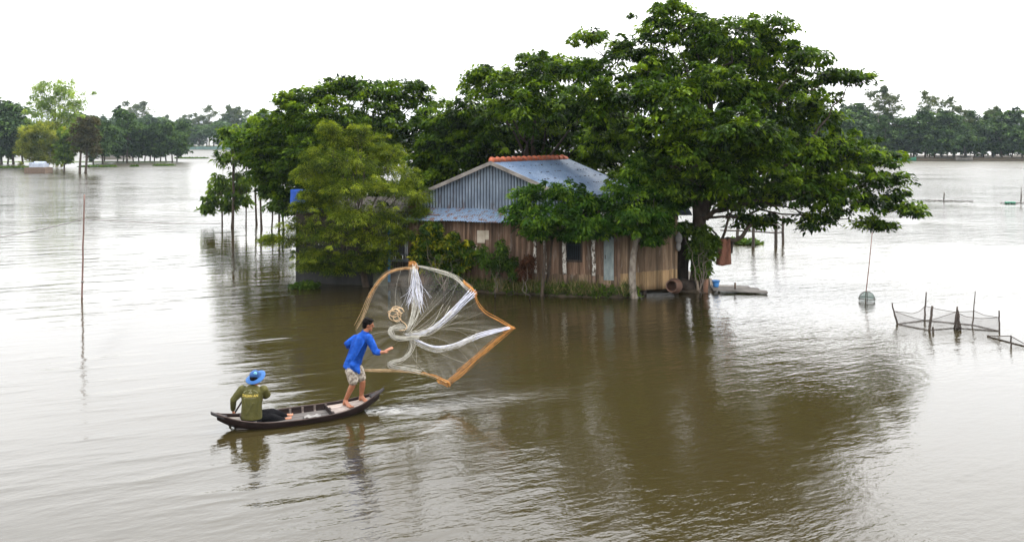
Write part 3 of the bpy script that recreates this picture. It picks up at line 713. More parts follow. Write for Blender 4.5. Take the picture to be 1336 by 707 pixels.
tree('feathery_tree', 'yellow-green feathery tree with fine drooping leaves, in front of the low dark shed', 'tree', G(479, 374), P(468, 325, 28.7), px_lobes(fl, 28.8, .9), .12, L_FEATHER,
     per=24, clump=(.18, .36), dens=7.5, nleaf=70, L=.085, W=.019, limb_r=.04, flat=.45, droop=.35, twigs=.6, tint_mu=.54, tint_sd=.2, rag=.35, spread=1.1, shell=.25, bend=.6,
     extra=lambda mb: [mb.tube(bez(G(479 + d, 375, -.2), P(468 + 3 * d, 300, 28.6), n=5, jit=.04), [.07, .06, .05, .045, .04, .03], 6) for d in (-5, 6)])
# two small trees in front of the house wall
e_l = [(690, 258, 26, 14, 0), (730, 252, 30, 14, 0), (765, 262, 26, 14, .2), (680, 280, 22, 13, -.2), (715, 282, 32, 14, -.5), (760, 288, 32, 14, -.3), (700, 302, 20, 7, -.1), (745, 305, 26, 7, -.2), (778, 300, 16, 8, 0)]
tree('small_tree', 'small bright green tree covering the awning corner, left of the barred window', 'tree', G(706, 386), P(712, 312, 27.0), px_lobes(e_l, 27.0, .9), .06, L_SMALL,
     per=16, clump=(.2, .36), nleaf=42, L=.15, W=.062, limb_r=.03, flat=.55, shell=.25, tint_sd=.2,
     extra=lambda mb: mb.tube(bez(G(712, 386, -.1), P(722, 305, 27.0), n=5, jit=.02), [.05, .05, .045, .04, .035, .03], 6))
f_l = [(835, 225, 24, 14, 0), (815, 250, 28, 15, -.2), (855, 248, 28, 15, 0), (800, 275, 24, 13, 0), (835, 275, 34, 15, -.5), (875, 268, 22, 13, .2), (820, 298, 26, 8, -.2), (862, 296, 22, 8, 0), (790, 295, 14, 8, 0), (850, 312, 12, 4, 0), (835, 208, 9, 6, 0, .3)]
tree('small_tree', 'small bright green tree with a pale blotched trunk, at the front corner of the house', 'tree', G(829, 389), P(834, 305, 26.9), px_lobes(f_l, 26.9, .9), .13, L_SMALL,
     per=16, clump=(.2, .36), nleaf=42, L=.15, W=.062, limb_r=.04, flat=.55, shell=.25, tint_sd=.2, bark=basic('bark_blotched', (.06, .045, .035), (.24, .21, .17), 9, .9, (1, 1, .6), .012))
# bushes against the front wall
b_l = [(560, 318, 18, 16, 0), (585, 322, 24, 16, -.1), (605, 330, 14, 12, 0), (565, 345, 18, 14, 0), (592, 348, 22, 13, -.1), (562, 300, 12, 7, 0), (550, 335, 12, 14, 0)]
tree('leafy_bush', 'rounded bush with yellowish new leaves against the front plank wall', 'bush', G(580, 379), G(580, 379, .5), px_lobes(b_l, 28.0, .8), .04, L_BUSH,
     per=30, clump=(.14, .26), nleaf=44, L=.13, W=.055, limb_r=.012, flat=.7, shell=.2, tint_mu=.42, tint_sd=.2)
h_l = [(628, 335, 12, 14, 0), (645, 345, 14, 12, 0), (662, 346, 12, 10, 0), (655, 325, 6, 10, 0), (672, 352, 8, 9, 0)]
tree('straggly_shrub', 'dark straggly shrub under the pale patch boards of the front wall', 'shrub', G(645, 382), G(645, 382, .4), px_lobes(h_l, 27.7, .6), .03, L_SAP,
     per=22, clump=(.12, .22), nleaf=16, L=.13, W=.05, limb_r=.010, flat=.7, shell=.3, tint_mu=.3)
r_l = [(683, 352, 9, 11, 0), (690, 342, 7, 8, 0)]
tree('reddish_shrub', 'small reddish-leaved shrub beside the white-barked wall posts', 'shrub', G(686, 384), G(686, 384, .4), px_lobes(r_l, 27.4, .6), .025, L_RED,
     per=20, clump=(.12, .2), nleaf=16, L=.14, W=.04, limb_r=.02, flat=.8, shell=.3)
# climber on the big trunk
c_l = [(916, 310, 12, 14, -.3), (920, 335, 12, 14, -.35), (908, 325, 9, 14, -.3), (926, 318, 10, 12, -.3), (915, 352, 9, 8, -.3), (893, 300, 10, 8, .2)]
tree('climbing_plant', 'leafy climber wrapping the lower trunk of the largest tree', 'plant', G(912, 381.5), G(912, 381.5, .9), px_lobes(c_l, 28.1, .5), .02, L_SAP,
     per=22, clump=(.14, .24), nleaf=26, L=.15, W=.07, limb_r=.015, flat=.8, shell=.3, tint_mu=.45)
# thin young trees standing in the water on the left
saps = [((303, 297), 168, [(300, 180, 20, 12), (290, 208, 14, 10), (312, 205, 16, 12), (286, 236, 10, 8), (314, 232, 13, 8), (302, 256, 13, 7), (318, 262, 10, 6), (296, 172, 12, 6), (322, 180, 14, 9)], 'thin young tree with a leafy top, second from the left of those in the water', .08),
        ((290, 294), 232, [(284, 250, 12, 9), (296, 243, 10, 9), (276, 264, 11, 8), (291, 268, 12, 8), (270, 272, 8, 4), (300, 270, 8, 6)], 'lowest young tree, bushy down to the water, leftmost beside the shed', .05),
        ((335, 293), 165, [(326, 174, 20, 12), (338, 196, 18, 12), (320, 204, 14, 9), (340, 226, 12, 7), (324, 238, 12, 5), (333, 160, 14, 8)], 'slim young tree with bare lower stem and full crown, left one of a close pair', .06),
        ((341.5, 299), 165, [(348, 170, 20, 12), (352, 198, 18, 12), (342, 215, 14, 9), (355, 226, 12, 6), (345, 248, 9, 5)], 'slim young tree with bare lower stem, right one of a close pair', .06),
        ((364, 302), 172, [(362, 186, 20, 12), (368, 212, 18, 12), (358, 238, 14, 9), (368, 258, 12, 8), (356, 268, 10, 5), (372, 275, 8, 5)], 'young tree with leafy twigs, nearest to the blue tarpaulin', .06),
        ((321, 295), 178, [(318, 190, 12, 9), (324, 212, 10, 7), (316, 246, 8, 6)], 'thinnest young tree, between the leafy second one and the close pair', .04),
        ((354, 300), 175, [(352, 196, 12, 9), (358, 226, 10, 7), (352, 252, 9, 5)], 'thin young tree between the close pair and the one by the tarpaulin', .045),
        ((371, 300), 190, [(376, 200, 16, 12), (378, 230, 12, 10), (374, 258, 10, 8)], 'young tree almost hidden by the edge of the feathery crown', .06)]
for (b, ty, lb, lab, tr) in saps:
    base = G(*b); Y = base.y; topz = P(b[0], ty, Y).z
    tree('young_tree', lab, 'tree', base, Vector((base.x + rng.normal(0, .1), Y, topz * .72)), px_lobes([(*q, rng.normal(0, .4)) for q in lb], Y, .9), tr, L_SAP,
         per=8, clump=(.22, .42), nleaf=16, L=.28, W=.12, limb_r=.03, flat=.8, droop=.8, shell=.2, twigs=1.2, group='young trees standing in the water', tint_sd=.2)

# ------------------------------------------------------------------ far woods: prototypes copied tree by tree
def far_proto(kind):
    if kind == 'broad':
        lob = [(Vector((rng.normal(0, .9), rng.normal(0, .9), z)), (r, r, .9), 1) for z, r in ((2.2, 1.6), (3.2, 2.2), (4.2, 2.5), (5.2, 2.5), (6.2, 2.2), (7.2, 1.7), (8.1, 1.0), (4.6, 2.4), (5.6, 2.4), (2.4, 1.8))]
        a = dict(per=9, clump=(.5, .9), nleaf=26, L=.5, W=.28, leafmat=L_FAR, tr=.16)
    elif kind == 'dense':
        lob = [(Vector((rng.normal(0, .5), rng.normal(0, .5), z)), (r, r, .8), 1) for z, r in ((2.0, 1.7), (2.8, 2.0), (3.7, 2.1), (4.6, 2.0), (5.5, 1.6), (6.3, .9), (3.2, 2.0))]
        a = dict(per=11, clump=(.45, .8), nleaf=26, L=.42, W=.22, leafmat=L_FAR, tr=.13)
    elif kind == 'airy':
        lob = [(Vector((rng.normal(0, 1.0), rng.normal(0, 1.0), z)), (r, r, .9), 1) for z, r in ((7.5, 1.2), (9, 1.9), (10.2, 2.5), (11.4, 2.7), (12.6, 2.4), (13.7, 1.7), (14.6, .9))]
        a = dict(per=13, clump=(.4, .7), nleaf=20, L=.40, W=.19, leafmat=L_FARB, tr=.17)
    elif kind == 'slim':
        lob = [(Vector((rng.normal(0, .4), rng.normal(0, .4), z)), (r, r, .8), 1) for z, r in ((1.6, 1.2), (2.4, 1.2), (3.6, 1.4), (5, 1.4), (6.4, 1.3), (7.8, 1.0), (9, .6))]
        a = dict(per=8, clump=(.45, .7), nleaf=24, L=.42, W=.2, leafmat=L_FAR, tr=.13)
    elif kind == 'palmy':
        lob = [(Vector((rng.normal(0, .6), rng.normal(0, .6), z)), (1.8, 1.8, .9), 1) for z in (5.2, 6.2, 4.4)]
        a = dict(per=9, clump=(.7, 1.1), nleaf=16, L=1.4, W=.22, leafmat=L_FAR, tr=.15)
    return lob, a
PROTO = {}
WORDS = {'broad': 'broad-crowned', 'dense': 'dense low-branching', 'airy': 'tall airy thin-leaved', 'slim': 'slender upright', 'palmy': 'spiky palm-like'}
def far_tree(kind, v, x, y, h, label, group, wide=1.0):
    H0 = {'broad': 8.8, 'dense': 7.0, 'airy': 15.0, 'slim': 9.6, 'palmy': 7.3}[kind]
    key = (kind, v)
    if key not in PROTO:
        lob, a = far_proto(kind); t = a.pop('tr'); lm = a.pop('leafmat')
        r = tree(kind_name(kind), label, 'tree', (0, 0, 0), (rng.normal(0, .2), rng.normal(0, .2), H0 * (.35 if kind != 'airy' else .6)), lob, t, lm, bark=BARK_PALE if kind == 'airy' else BARK, limb_r=.1, flat=.6, tint_sd=.2, shell=.3, dens=2.6, **a)
        PROTO[key] = r; o = r
    else:
        o = copy_tree(PROTO[key])
    o.location = (x, y, 0); k = h / H0; o.scale = (k * wide, k * wide, k); o.rotation_euler = (0, 0, rng.uniform(0, 6.28))
    tag(o, label, 'tree', group); return o
def kind_name(k): return {'broad': 'broad_tree', 'dense': 'dense_tree', 'airy': 'tall_tree', 'slim': 'slender_tree', 'palmy': 'palm_tree'}[k]

# right bank
px = 895
GR = 'trees on the far right bank'
while px < 1440:
    Y = 173 + rng.uniform(0, 7); top = 152 + rng.normal(0, 7); h = (210 - top) / F * Y
    k = ('broad', 'dense', 'broad', 'slim')[rng.integers(0, 4)]
    far_tree(k, int(rng.integers(0, 3)), PX(px, Y), Y, h, f'{WORDS[k]} dark green tree on the far wooded bank at the right', GR, 1.15)
    px += rng.uniform(11, 15) if px > 1100 else rng.uniform(15, 20)
px = 900
while px < 1440:
    Y = 183 + rng.uniform(0, 10); top = 155 + rng.normal(0, 8); h = (208 - top) / F * Y
    k = ('broad', 'slim', 'dense')[rng.integers(0, 3)]
    far_tree(k, int(rng.integers(0, 3)), PX(px, Y), Y, h, f'{WORDS[k]} dark green tree on the far wooded bank at the right', GR, 1.2)
    px += rng.uniform(15, 22)
for (px, top, lab) in ((1147, 120, 'tall sparse tree breaking the skyline, first right of the largest tree crown'), (1165, 126, 'tall sparse tree breaking the skyline, close beside its taller twin'), (1213, 127, 'tall rounded sparse tree over the green boat bank'), (1236, 134, 'sparse tree at the right shoulder of the tall rounded one'),
                       (1259, 146, 'thin sparse grey tree between two skyline gaps on the right bank'), (1297, 146, 'small airy tree near the right edge of the far bank')):
    Y = 178; far_tree('airy', int(rng.integers(0, 3)), PX(px, Y), Y, (209 - top + 5) / F * Y, lab, GR, .95)
mb = MB(); b = G(1300, 207)
mb.tube(bez(b, b + Vector((-1.6, 0, 3.6)), n=6, jit=.1), [.14, .12, .11, .09, .08, .06, .04], 6)
for q in ((-2.1, 0, 2.9), (-.6, 0, 3.4), (.4, .1, 2.8)): mb.tube(bez(b + Vector((-.5, 0, 1.3)), b + Vector(q), n=4, jit=.1), [.08, .06, .05, .04, .03], 5)
tag(mb.build('bare_tree', BARK_PALE, smooth=True), 'bare leaning pale dead tree on the far right shore', 'tree')

# left: distant shore
GL = 'trees on the distant left shore'
px = 120
while px < 520:
    Y = 304 + rng.uniform(0, 12); top = 160 + rng.normal(0, 4); h = (195 - top) / F * Y
    k = ('broad', 'palmy', 'dense', 'palmy')[rng.integers(0, 4)]
    far_tree(k, int(rng.integers(0, 3)), PX(px, Y), Y, h, f'{WORDS[k]} hazy tree on the distant left shore', GL, 1.25)
    px += rng.uniform(7, 10) if px < 380 else 15
px = 110
while px < 520:
    Y = 320 + rng.uniform(0, 15); top = 153 + rng.normal(0, 5); h = (193 - top) / F * Y
    k = ('broad', 'slim', 'airy')[rng.integers(0, 3)]
    far_tree(k, int(rng.integers(0, 3)), PX(px, Y), Y, h, f'{WORDS[k]} hazy tree on the distant left shore', GL, 1.2)
    px += rng.uniform(9, 13) if px < 380 else 18
for (px, top) in ((172, 133), (186, 133), (212, 150), (273, 138), (298, 142), (305, 138), (318, 140), (260, 148), (240, 150)):
    Y = 325; far_tree('airy', int(rng.integers(0, 3)), PX(px, Y), Y, (193 - top) / F * Y, 'tall airy thin-leaved tree above the hazy distant left shore', GL, 1.1)
# left: flooded row in the middle distance
GM = 'row of trees standing in the flood at the left'
px = 136
while px < 236:
    Y = 159 + rng.uniform(0, 5); top = 163 + rng.normal(0, 3); h = (213 - top) / F * Y
    far_tree('dense', int(rng.integers(0, 3)), PX(px, Y), Y, h, 'dark low-crowned tree in the even row standing in the flood', GM, 1.0)
    px += rng.uniform(5, 8)
    if 140 < px < 152: px = 153
far_tree('broad', 1, PX(165, 158), 158, 9.8, 'taller olive round-topped tree rising out of the flooded row', GM, .85)
for (px, top, k) in ((2, 128, 'broad'), (18, 134, 'dense'), (30, 150, 'dense'), (-14, 130, 'broad'), (-34, 135, 'broad'), (10, 138, 'slim'), (122, 152, 'slim'), (134, 158, 'dense')):
    Y = 150; far_tree(k, int(rng.integers(0, 3)), PX(px, Y), Y, (214 - top) / F * Y, 'tall dark tree of the shaded clump at the far left edge' if px < 60 else 'dark upright tree just left of the flooded row', 'dark trees at the left', 1.1)
# bamboo and near-left trees
bam = [(75, 112, 22, 10, 0), (60, 130, 20, 12, 0), (92, 125, 24, 10, 0), (75, 145, 34, 14, 0), (58, 165, 22, 16, 0), (92, 160, 24, 16, 0), (70, 180, 26, 14, 0), (104, 135, 10, 8, 0), (52, 115, 8, 8, 0)]
tree('bamboo', 'tall pale green bamboo-like tree, highest on the left shore', 'tree', G(75, 216), P(75, 175, 143), px_lobes(bam, 143, .8), .22, L_BAMBOO,
     per=.75, clump=(.7, 1.5), nleaf=44, L=.6, W=.13, limb_r=.1, flat=.7, droop=.8, shell=.3, tint_sd=.22, rag=.7, dens=8)
b2 = [(45, 175, 18, 10, 0), (62, 172, 20, 10, 0), (80, 180, 14, 10, 0), (40, 195, 18, 14, 0), (60, 195, 24, 16, 0), (80, 200, 14, 12, 0), (55, 210, 24, 8, 0)]
tree('bamboo_clump', 'rounded olive yellow bamboo clump behind the small brick tomb', 'bamboo', G(58, 220), P(58, 205, 130), px_lobes(b2, 130, .8), .2, L_BAMBOO2,
     per=1.6, clump=(.4, .9), nleaf=60, L=.55, W=.12, limb_r=.06, flat=1.0, droop=-.7, shell=.3, tint_sd=.2, rag=.3, bend=.1)
b3 = [(92, 176, 14, 9, 0), (85, 192, 12, 12, 0), (98, 190, 12, 10, 0), (84, 208, 8, 8, 0), (104, 185, 8, 6, 0)]
tree('leafy_tree', 'fresh green small tree beside the rounded bamboo clump', 'tree', G(84, 224), P(86, 205, 120), px_lobes(b3, 120, .8), .12, L_SAP,
     per=4, clump=(.4, .7), nleaf=40, L=.42, W=.22, limb_r=.06, flat=.6, shell=.3, tint_mu=.55)
for (bx, by, lb, lab) in ((104, 226, [(108, 165, 12, 9, 0), (103, 180, 12, 10, 0), (106, 195, 9, 8, 0)], 'brownish tree on a thin bare trunk, left one of two at the water'), (111.5, 226, [(120, 160, 14, 9, 0), (116, 176, 14, 12, 0), (118, 192, 10, 10, 0)], 'brownish tree on a thin bare trunk, right one of two at the water')):
    tree('brownish_tree', lab, 'tree', G(bx, by), P(bx + 2, 192, 115), px_lobes(lb, 115, .8), .17, L_BROWN, dens=4, per=4, clump=(.35, .8), nleaf=40, L=.4, W=.16, limb_r=.06, flat=.7, shell=.3)

# ------------------------------------------------------------------ floating plants, grass
def weed_patch(name, label, cx, cy, rx, ry, n, L, W, mat=L_WEED, group=None, h=.15, cat='water plants'):
    a = rng.uniform(0, 6.283, n); q = np.sqrt(rng.random(n)); cl = np.stack([cx + rx * q * np.cos(a), cy + ry * q * np.sin(a), rng.uniform(.02, h, n)], 1)
    ou = unit(rng.normal(size=(n, 3)) + np.array([0, 0, 1.2]))
    o = leaf_mesh(name, mat, None, cl, np.full(n, .12 + L * .3), ou, 9, L, W, .6, -.5, rag=.5)
    return tag(o, label, cat, group)
g = G(398, 376); weed_patch('floating_plants', 'small bright green floating plants at the foot of the grey sheet wall', g.x, g.y, .42, .25, 60, .16, .1)
for (px, py, rx, ry, lab) in ((32, 219, 3.0, 1.5, 'green floating weed strip left of the brick tomb'), (128, 218, 2.9, 1.5, 'longest green floating weed strip, right of the bare-trunk trees'), (175, 217.5, .6, .8, 'tiny floating weed tuft between two longer strips'), (214, 216.5, 1.7, 1.2, 'green floating weed strip at the right end of the flooded row'), (2, 219.5, 1.2, 1.3, 'green floating weed strip at the left edge of the water'), (250, 207, 3.5, 1.5, 'thin dull weed strip far out on open water')):
    g = G(px, py); weed_patch('floating_plants', lab, g.x, g.y, rx, ry, int(70 * rx), .4, .26, group='floating weed strips')
g = G(964, 318); weed_patch('floating_plants', 'loose green water plants under the bent low limb', g.x, g.y, 1.0, .5, 45, .3, .2)
# bank grass and weeds
n = 2600; t = rng.random(n); xs = -1.6 + 5.2 * t; ys = np.interp(xs, [-3.5, -1, 1.2, 3.1, 3.9], [29.05, 27.95, 27.35, 27.02, 27.0]) + rng.uniform(.0, .45, n)
cl = np.stack([xs, ys, rng.uniform(.05, .12, n)], 1); keep = np.abs(np.sin(xs * 2.1) + .5 * np.sin(xs * 5.3)) > rng.random(n) * 1.1; cl = cl[keep]; n = len(cl)
ou = unit(rng.normal(0, .35, (n, 3)) + np.array([0, 0, 1.5]))
hh = rng.uniform(.15, .5, n); vv = np.empty((n * 3, 4, 3)); tv = np.empty(n * 3)
for k in range(3):
    b = cl + rng.normal(0, .05, (n, 3)) * np.array([1, 1, 0]); d = unit(ou + rng.normal(0, .3, (n, 3))); s_ = unit(np.cross(d, rng.normal(size=(n, 3)))) * .013
    tip = b + d * hh[:, None] * rng.uniform(.6, 1.2, n)[:, None]; m = (b + tip) / 2 + rng.normal(0, .02, (n, 3))
    vv[k::3, 0] = b; vv[k::3, 1] = m + s_; vv[k::3, 2] = tip; vv[k::3, 3] = m - s_
    tv[k::3] = np.clip(rng.normal(.5, .25, n), 0, 1)
tag(quads('grass', L_GRASS, None, vv, tv), 'dry and green grass growing along the mud bank', 'grass', kind='stuff')
n = 330; xs = rng.uniform(-2.6, 3.9, n); ys = np.interp(xs, [-3.5, -1, 1.2, 3.1, 3.9], [29.0, 27.9, 27.3, 26.97, 26.95]) + rng.uniform(.0, .35, n)
cl = np.stack([xs, ys, rng.uniform(.06, .35, n)], 1)
tag(leaf_mesh('undergrowth', L_SAP, None, cl, np.full(n, .13), unit(rng.normal(size=(n, 3)) + np.array([0, 0, 1.])), 11, .11, .045, .9, -.3), 'low weeds along the foot of the plank wall', 'weeds', kind='stuff')

# ------------------------------------------------------------------ sampan
BH = math.radians(26); BC = Vector((-3.72, 15.55, 0))
boat = thing('wooden_sampan', 'narrow dark wooden rowing sampan with upturned ends and a pale foredeck', 'boat', BC, BH)
def BW(u, v, z): return Vector((BC.x + u * math.cos(BH) - v * math.sin(BH), BC.y + u * math.sin(BH) + v * math.cos(BH), z))
HLn = 1.42
def hb(u):
    t = min(1, abs(u) / HLn); return max(.045, .375 * (1 - t ** 2.4) ** .85)
def gz(u):
    t = abs(u) / HLn; return .094 + (.18 if u < 0 else .20) * t ** 3.2
def bz(u):
    t = abs(u) / HLn; return -.10 + .28 * t ** 3.5
ST = np.linspace(-HLn, HLn, 41)
def section(u, inset=0.0):
    b, g_, z0 = hb(u) - inset, gz(u), bz(u) + inset
    b = max(b, .012)
    return [(-b, g_), (-b * .97, (g_ * .55 + z0 * .45)), (-b * .82, z0 + .03 + .1 * (g_ - z0)), (-b * .45, z0), (b * .45, z0), (b * .82, z0 + .03 + .1 * (g_ - z0)), (b * .97, g_ * .55 + z0 * .45), (b, g_)]
mb = MB(); outer = [[Vector((u, y, z)) for (y, z) in section(u)] for u in ST]; innr = [[Vector((u, y, z)) for (y, z) in section(u, .022)] for u in ST]
mb.sheet(outer); mb.sheet([r[::-1] for r in innr])
o = len(mb.v)
for side_ in (0, 7):
    gr = [[a[side_], b[side_]] for a, b in zip(outer, innr)]
    mb.sheet(gr if side_ == 7 else [r[::-1] for r in gr])
for e in (0, -1):
    a = outer[e]; mb.add([tuple(p) for p in a], [tuple(range(8)) if e else tuple(range(7, -1, -1))])
hull = mb.build('hull', BOATWOOD, boat, True, local=True)
mb = MB()
for sg in (-1, 1):
    mb.tube([Vector((u, sg * (hb(u) + .004), gz(u) + .004)) for u in ST], .012, 6)
mb.build('gunwale', BOATEDGE, boat, True, local=True)
mb = MB()                                               # upturned end pieces
for sg, L_, z_ in ((1, .09, .055), (-1, .10, .05)):
    u0 = sg * (HLn - .16); g0 = gz(u0); u1 = sg * (HLn + L_); w0_, w1_ = hb(u0) * .95, .030 if sg > 0 else .025
    gr = []
    for i in range(7):
        t = i / 6; u = u0 + (u1 - u0) * t; zc = g0 + (gz(sg * HLn) - g0 + z_) * t ** 1.3; w = w0_ + (w1_ - w0_) * t ** .7
        gr.append([Vector((u, -w, zc)), Vector((u, -w * .4, zc + .012)), Vector((u, w * .4, zc + .012)), Vector((u, w, zc))])
    mb.sheet(gr, .04, (0, 0, 1)); mb.build('end_piece', BOWCAP, boat, True, local=True); mb = MB()
for u in (-1.0, -.78, -.56, -.34, -.12, .10, .32, .52):    # ribs
    mb = MB(); sec = section(u, .024); a = [Vector((u, y, z)) for (y, z) in sec]; mb.tube(a, .024, 5); mb.build('rib', RIBWOOD, boat, local=True)
mb = MB()
for k in range(5):
    v0 = -.2 + .1 * k; us = np.linspace(-1.12, .5, 14)
    mb.sheet([[Vector((u, max(-hb(u) * .8, min(hb(u) * .8, v0 - .045)), .022 + .003 * (k % 2))), Vector((u, max(-hb(u) * .8, min(hb(u) * .8, v0 + .045)), .022 + .003 * (k % 2)))] for u in us], .015, (0, 0, 1))
mb.build('floor_boards', FLOORWOOD, boat, local=True)
mb = MB(); mb.box((.50, 0, .035), (.02, .62, .13)); mb.build('bulkhead', BOATWOOD, boat, local=True)
mb = MB()
nb = 5
for k in range(nb):
    us = np.linspace(.53 + .03 * (k % 2), 1.30, 12); gr = []
    for u in us:
        w = hb(u) - .03; a, b = -w + 2 * w * k / nb + .006, -w + 2 * w * (k + 1) / nb - .006; gr.append([Vector((u, a, gz(u) - .032)), Vector((u, b, gz(u) - .032))])
    mb.sheet(gr, .02, (0, 0, 1))
mb.build('foredeck', DECKWOOD, boat, local=True)
mb = MB()
us = np.linspace(-1.36, -1.02, 6)
mb.sheet([[Vector((u, -hb(u) + .03, gz(u) - .04)), Vector((u, hb(u) - .03, gz(u) - .04))] for u in us], .02, (0, 0, 1)); mb.build('stern_deck', GREYWOOD, boat, local=True)
mb = MB(); mb.box((-.86, 0, .070), (.16, .42, .03)); mb.build('thwart', GREYWOOD, boat, local=True)
mb = MB()                                                # bailed rag and wet mark at the deck
mb.sheet([[Vector((.02 + .3 * i / 6, -.16 + .14 * j / 4 + .02 * math.sin(i), .045 + .018 * math.sin(i * 2.1 + j) )) for j in range(5)] for i in range(7)], .008, (0, 0, 1))
tag(mb.build('cloth_rag', GREYCLOTH, None, True, local=True), 'crumpled grey rag lying on the bottom boards of the sampan', 'rag')
bpy.data.objects['cloth_rag'].location = BC; bpy.data.objects['cloth_rag'].rotation_euler = (0, 0, BH)

# ------------------------------------------------------------------ people
def hand(mb, w, d, up, thumb_side, curl=.4, s=1.0):
    """palm + five fingers: wrist w, pointing d, palm facing -up, thumb on thumb_side"""
    d = Vector(d).normalized(); up = Vector(up); up = (up - d * up.dot(d)).normalized(); sd = d.cross(up) * thumb_side
    M = Matrix((d, sd, up)).transposed(); w = Vector(w)
    mb.ell(w + d * .045 * s, (.052 * s, .040 * s, .017 * s), M)
    for i, (o, L) in enumerate(((.028, .070), (.010, .078), (-.010, .072), (-.028, .056))):
        a = w + d * .085 * s + sd * o * s; L *= s
        b = a + (d + sd * o * 2.5 - up * curl * .4).normalized() * L * .5; c = b + (d - up * curl * 1.3).normalized() * L * .5
        mb.limb([a - d * .02, a, b, c], [.0095 * s, .0095 * s, .0085 * s, .007 * s], 8)
    a = w + d * .025 * s + sd * .030 * s; b = a + (d * .7 + sd * .9).normalized() * .038 * s; c = b + (d * 1.0 + sd * .45 - up * .2).normalized() * .03 * s
    mb.limb([a - sd * .012, a, b, c], [.012 * s, .012 * s, .010 * s, .008 * s], 8)
def foot(mb, ank, heel, toe, s=1.0):
    ank, heel, toe = Vector(ank), Vector(heel), Vector(toe); d = (toe - heel).normalized(); sd = d.cross(Vector((0, 0, 1))).normalized()
    mb.limb([ank, heel + d * .01], [.038 * s, .036 * s]); mb.limb([ank + d * .02, heel.lerp(toe, .45) + Vector((0, 0, .015)), toe - d * .05], [.036 * s, .036 * s, .03 * s])
    mb.ell(heel.lerp(toe, .62), (.06 * s, .045 * s, .022 * s), Matrix((d, sd, Vector((0, 0, 1)))).transposed())
    for i, o in enumerate((-.036, -.017, 0, .016, .031)):
        q = toe - d * .055 + sd * o; mb.limb([q, q + d * (.05 - .004 * i)], [.013, .011 if i else .013], 7)
def head(mb, c, f, up, s=1.0):
    f = Vector(f).normalized(); up = Vector(up); up = (up - f * up.dot(f)).normalized(); sd = f.cross(up); c = Vector(c)
    M = Matrix((f, sd, up)).transposed()
    mb.ell(c + up * .02 - f * .008, (.092 * s, .074 * s, .088 * s), M); mb.ell(c - up * .045 + f * .022, (.062 * s, .056 * s, .062 * s), M)
    mb.limb([c + f * .086 + up * .018, c + f * .104 - up * .018], [.009, .014], 8)        # nose
    mb.ell(c + f * .082 - up * .052, (.012, .026, .008), M); mb.ell(c + f * .080 - up * .063, (.011, .022, .008), M); mb.ell(c + f * .075 - up * .092, (.018, .02, .014), M)
    for q in (-1, 1):
        mb.ell(c + sd * q * .076 - f * .008 - up * .005, (.020, .008, .032), M); mb.ell(c + f * .078 + sd * q * .03 + up * .030, (.012, .022, .007), M)
    return M, f, sd, up
def eyes(c, M, f, sd, up, parent):
    for q in (-1, 1):
        mb = MB(); mb.ell(Vector(c) + f * .078 + sd * q * .03 + up * .010, (.008, .012, .006), M, 10, 6); mb.build('eye', HAIR, parent, True)

# --- standing fisherman
man = thing('person', 'barefoot man in blue shirt and patterned shorts standing on the bow, arm stretched after casting', 'person', P(462, 527, 15.95))
pel = P(461.5, 480, 16.06); chest = P(468, 452, 16.05); neck = P(476.5, 434.5, 16.06); hd = P(480.5, 423.5, 16.08)
side = Vector((.62, -.78, 0)).normalized()
rs = P(481, 440.5, 15.90); ls = P(464, 441.5, 16.22); re_ = P(490.5, 459.5, 15.84); rw = P(500.5, 459.5, 15.80); le = P(452.5, 449, 16.16); lw = P(460, 456.5, 16.32)
rh = P(458, 483, 15.98); rk = P(461.5, 499, 15.93); ra = P(450.5, 522.5, 16.03); rt = P(459, 531, 15.80); rhl = P(449, 526.5, 16.04)
lh = P(467, 482, 16.14); lk = P(473.2, 498, 16.08); la = P(471.3, 517, 16.14); lt = P(481.5, 524.5, 15.96); lhl = P(470, 520.5, 16.14)
mb = MB()
mb.loft([pel, pel.lerp(chest, .5), chest, P(473, 440, 16.05), neck], [.14, .135, .16, .14, .055], [.10, .095, .105, .09, .055], side)
mb.limb([P(474, 437, 16.06), neck, P(478.5, 429, 16.07)], [.058, .05, .05])
M, f, sd, up = head(mb, hd, (.88, .18, -.22), (.28, 0, .95))
mb.limb([rs, rs.lerp(re_, .5), re_, re_.lerp(rw, .35), rw], [.052, .047, .038, .040, .027]); hand(mb, rw, (.85, .0, .5), (-.5, -.3, .8), 1, .2, 1.2)
mb.limb([ls, ls.lerp(le, .5), le, le.lerp(lw, .35), lw], [.052, .047, .038, .040, .027]); hand(mb, lw, (.6, .35, -.5), (0, .4, .8), -1, 1.0, 1.0)
mb.limb([rh, rh.lerp(rk, .5), rk, rk.lerp(ra, .3), rk.lerp(ra, .65), ra], [.088, .076, .054, .056, .045, .035]); foot(mb, ra, rhl, rt)
mb.limb([lh, lh.lerp(lk, .5), lk, lk.lerp(la, .3), lk.lerp(la, .65), la], [.088, .076, .054, .056, .045, .035]); foot(mb, la, lhl, lt)
remesh(mb, 'body', SKIN, man, .0085, 4)
eyes(hd, M, f, sd, up, man)
mb = MB(); mb.ell(hd + up * .036 - f * .026, (.096, .085, .092), M); mb.ell(hd + up * .085 + f * .03, (.055, .06, .03), M); mb.ell(hd - f * .055 - up * .02, (.052, .070, .07), M)
for k in range(26):
    q = hd + up * .045 - f * .02 + M @ (Vector(unit(rng.normal(size=3) + np.array([-.2, 0, .5]))) * .088); mb.ell(q, (.016, .014, .012), M, 8, 6)
remesh(mb, 'hair', HAIR, man, .007, 2)
mb = MB()
hem = P(458.5, 481, 16.06)
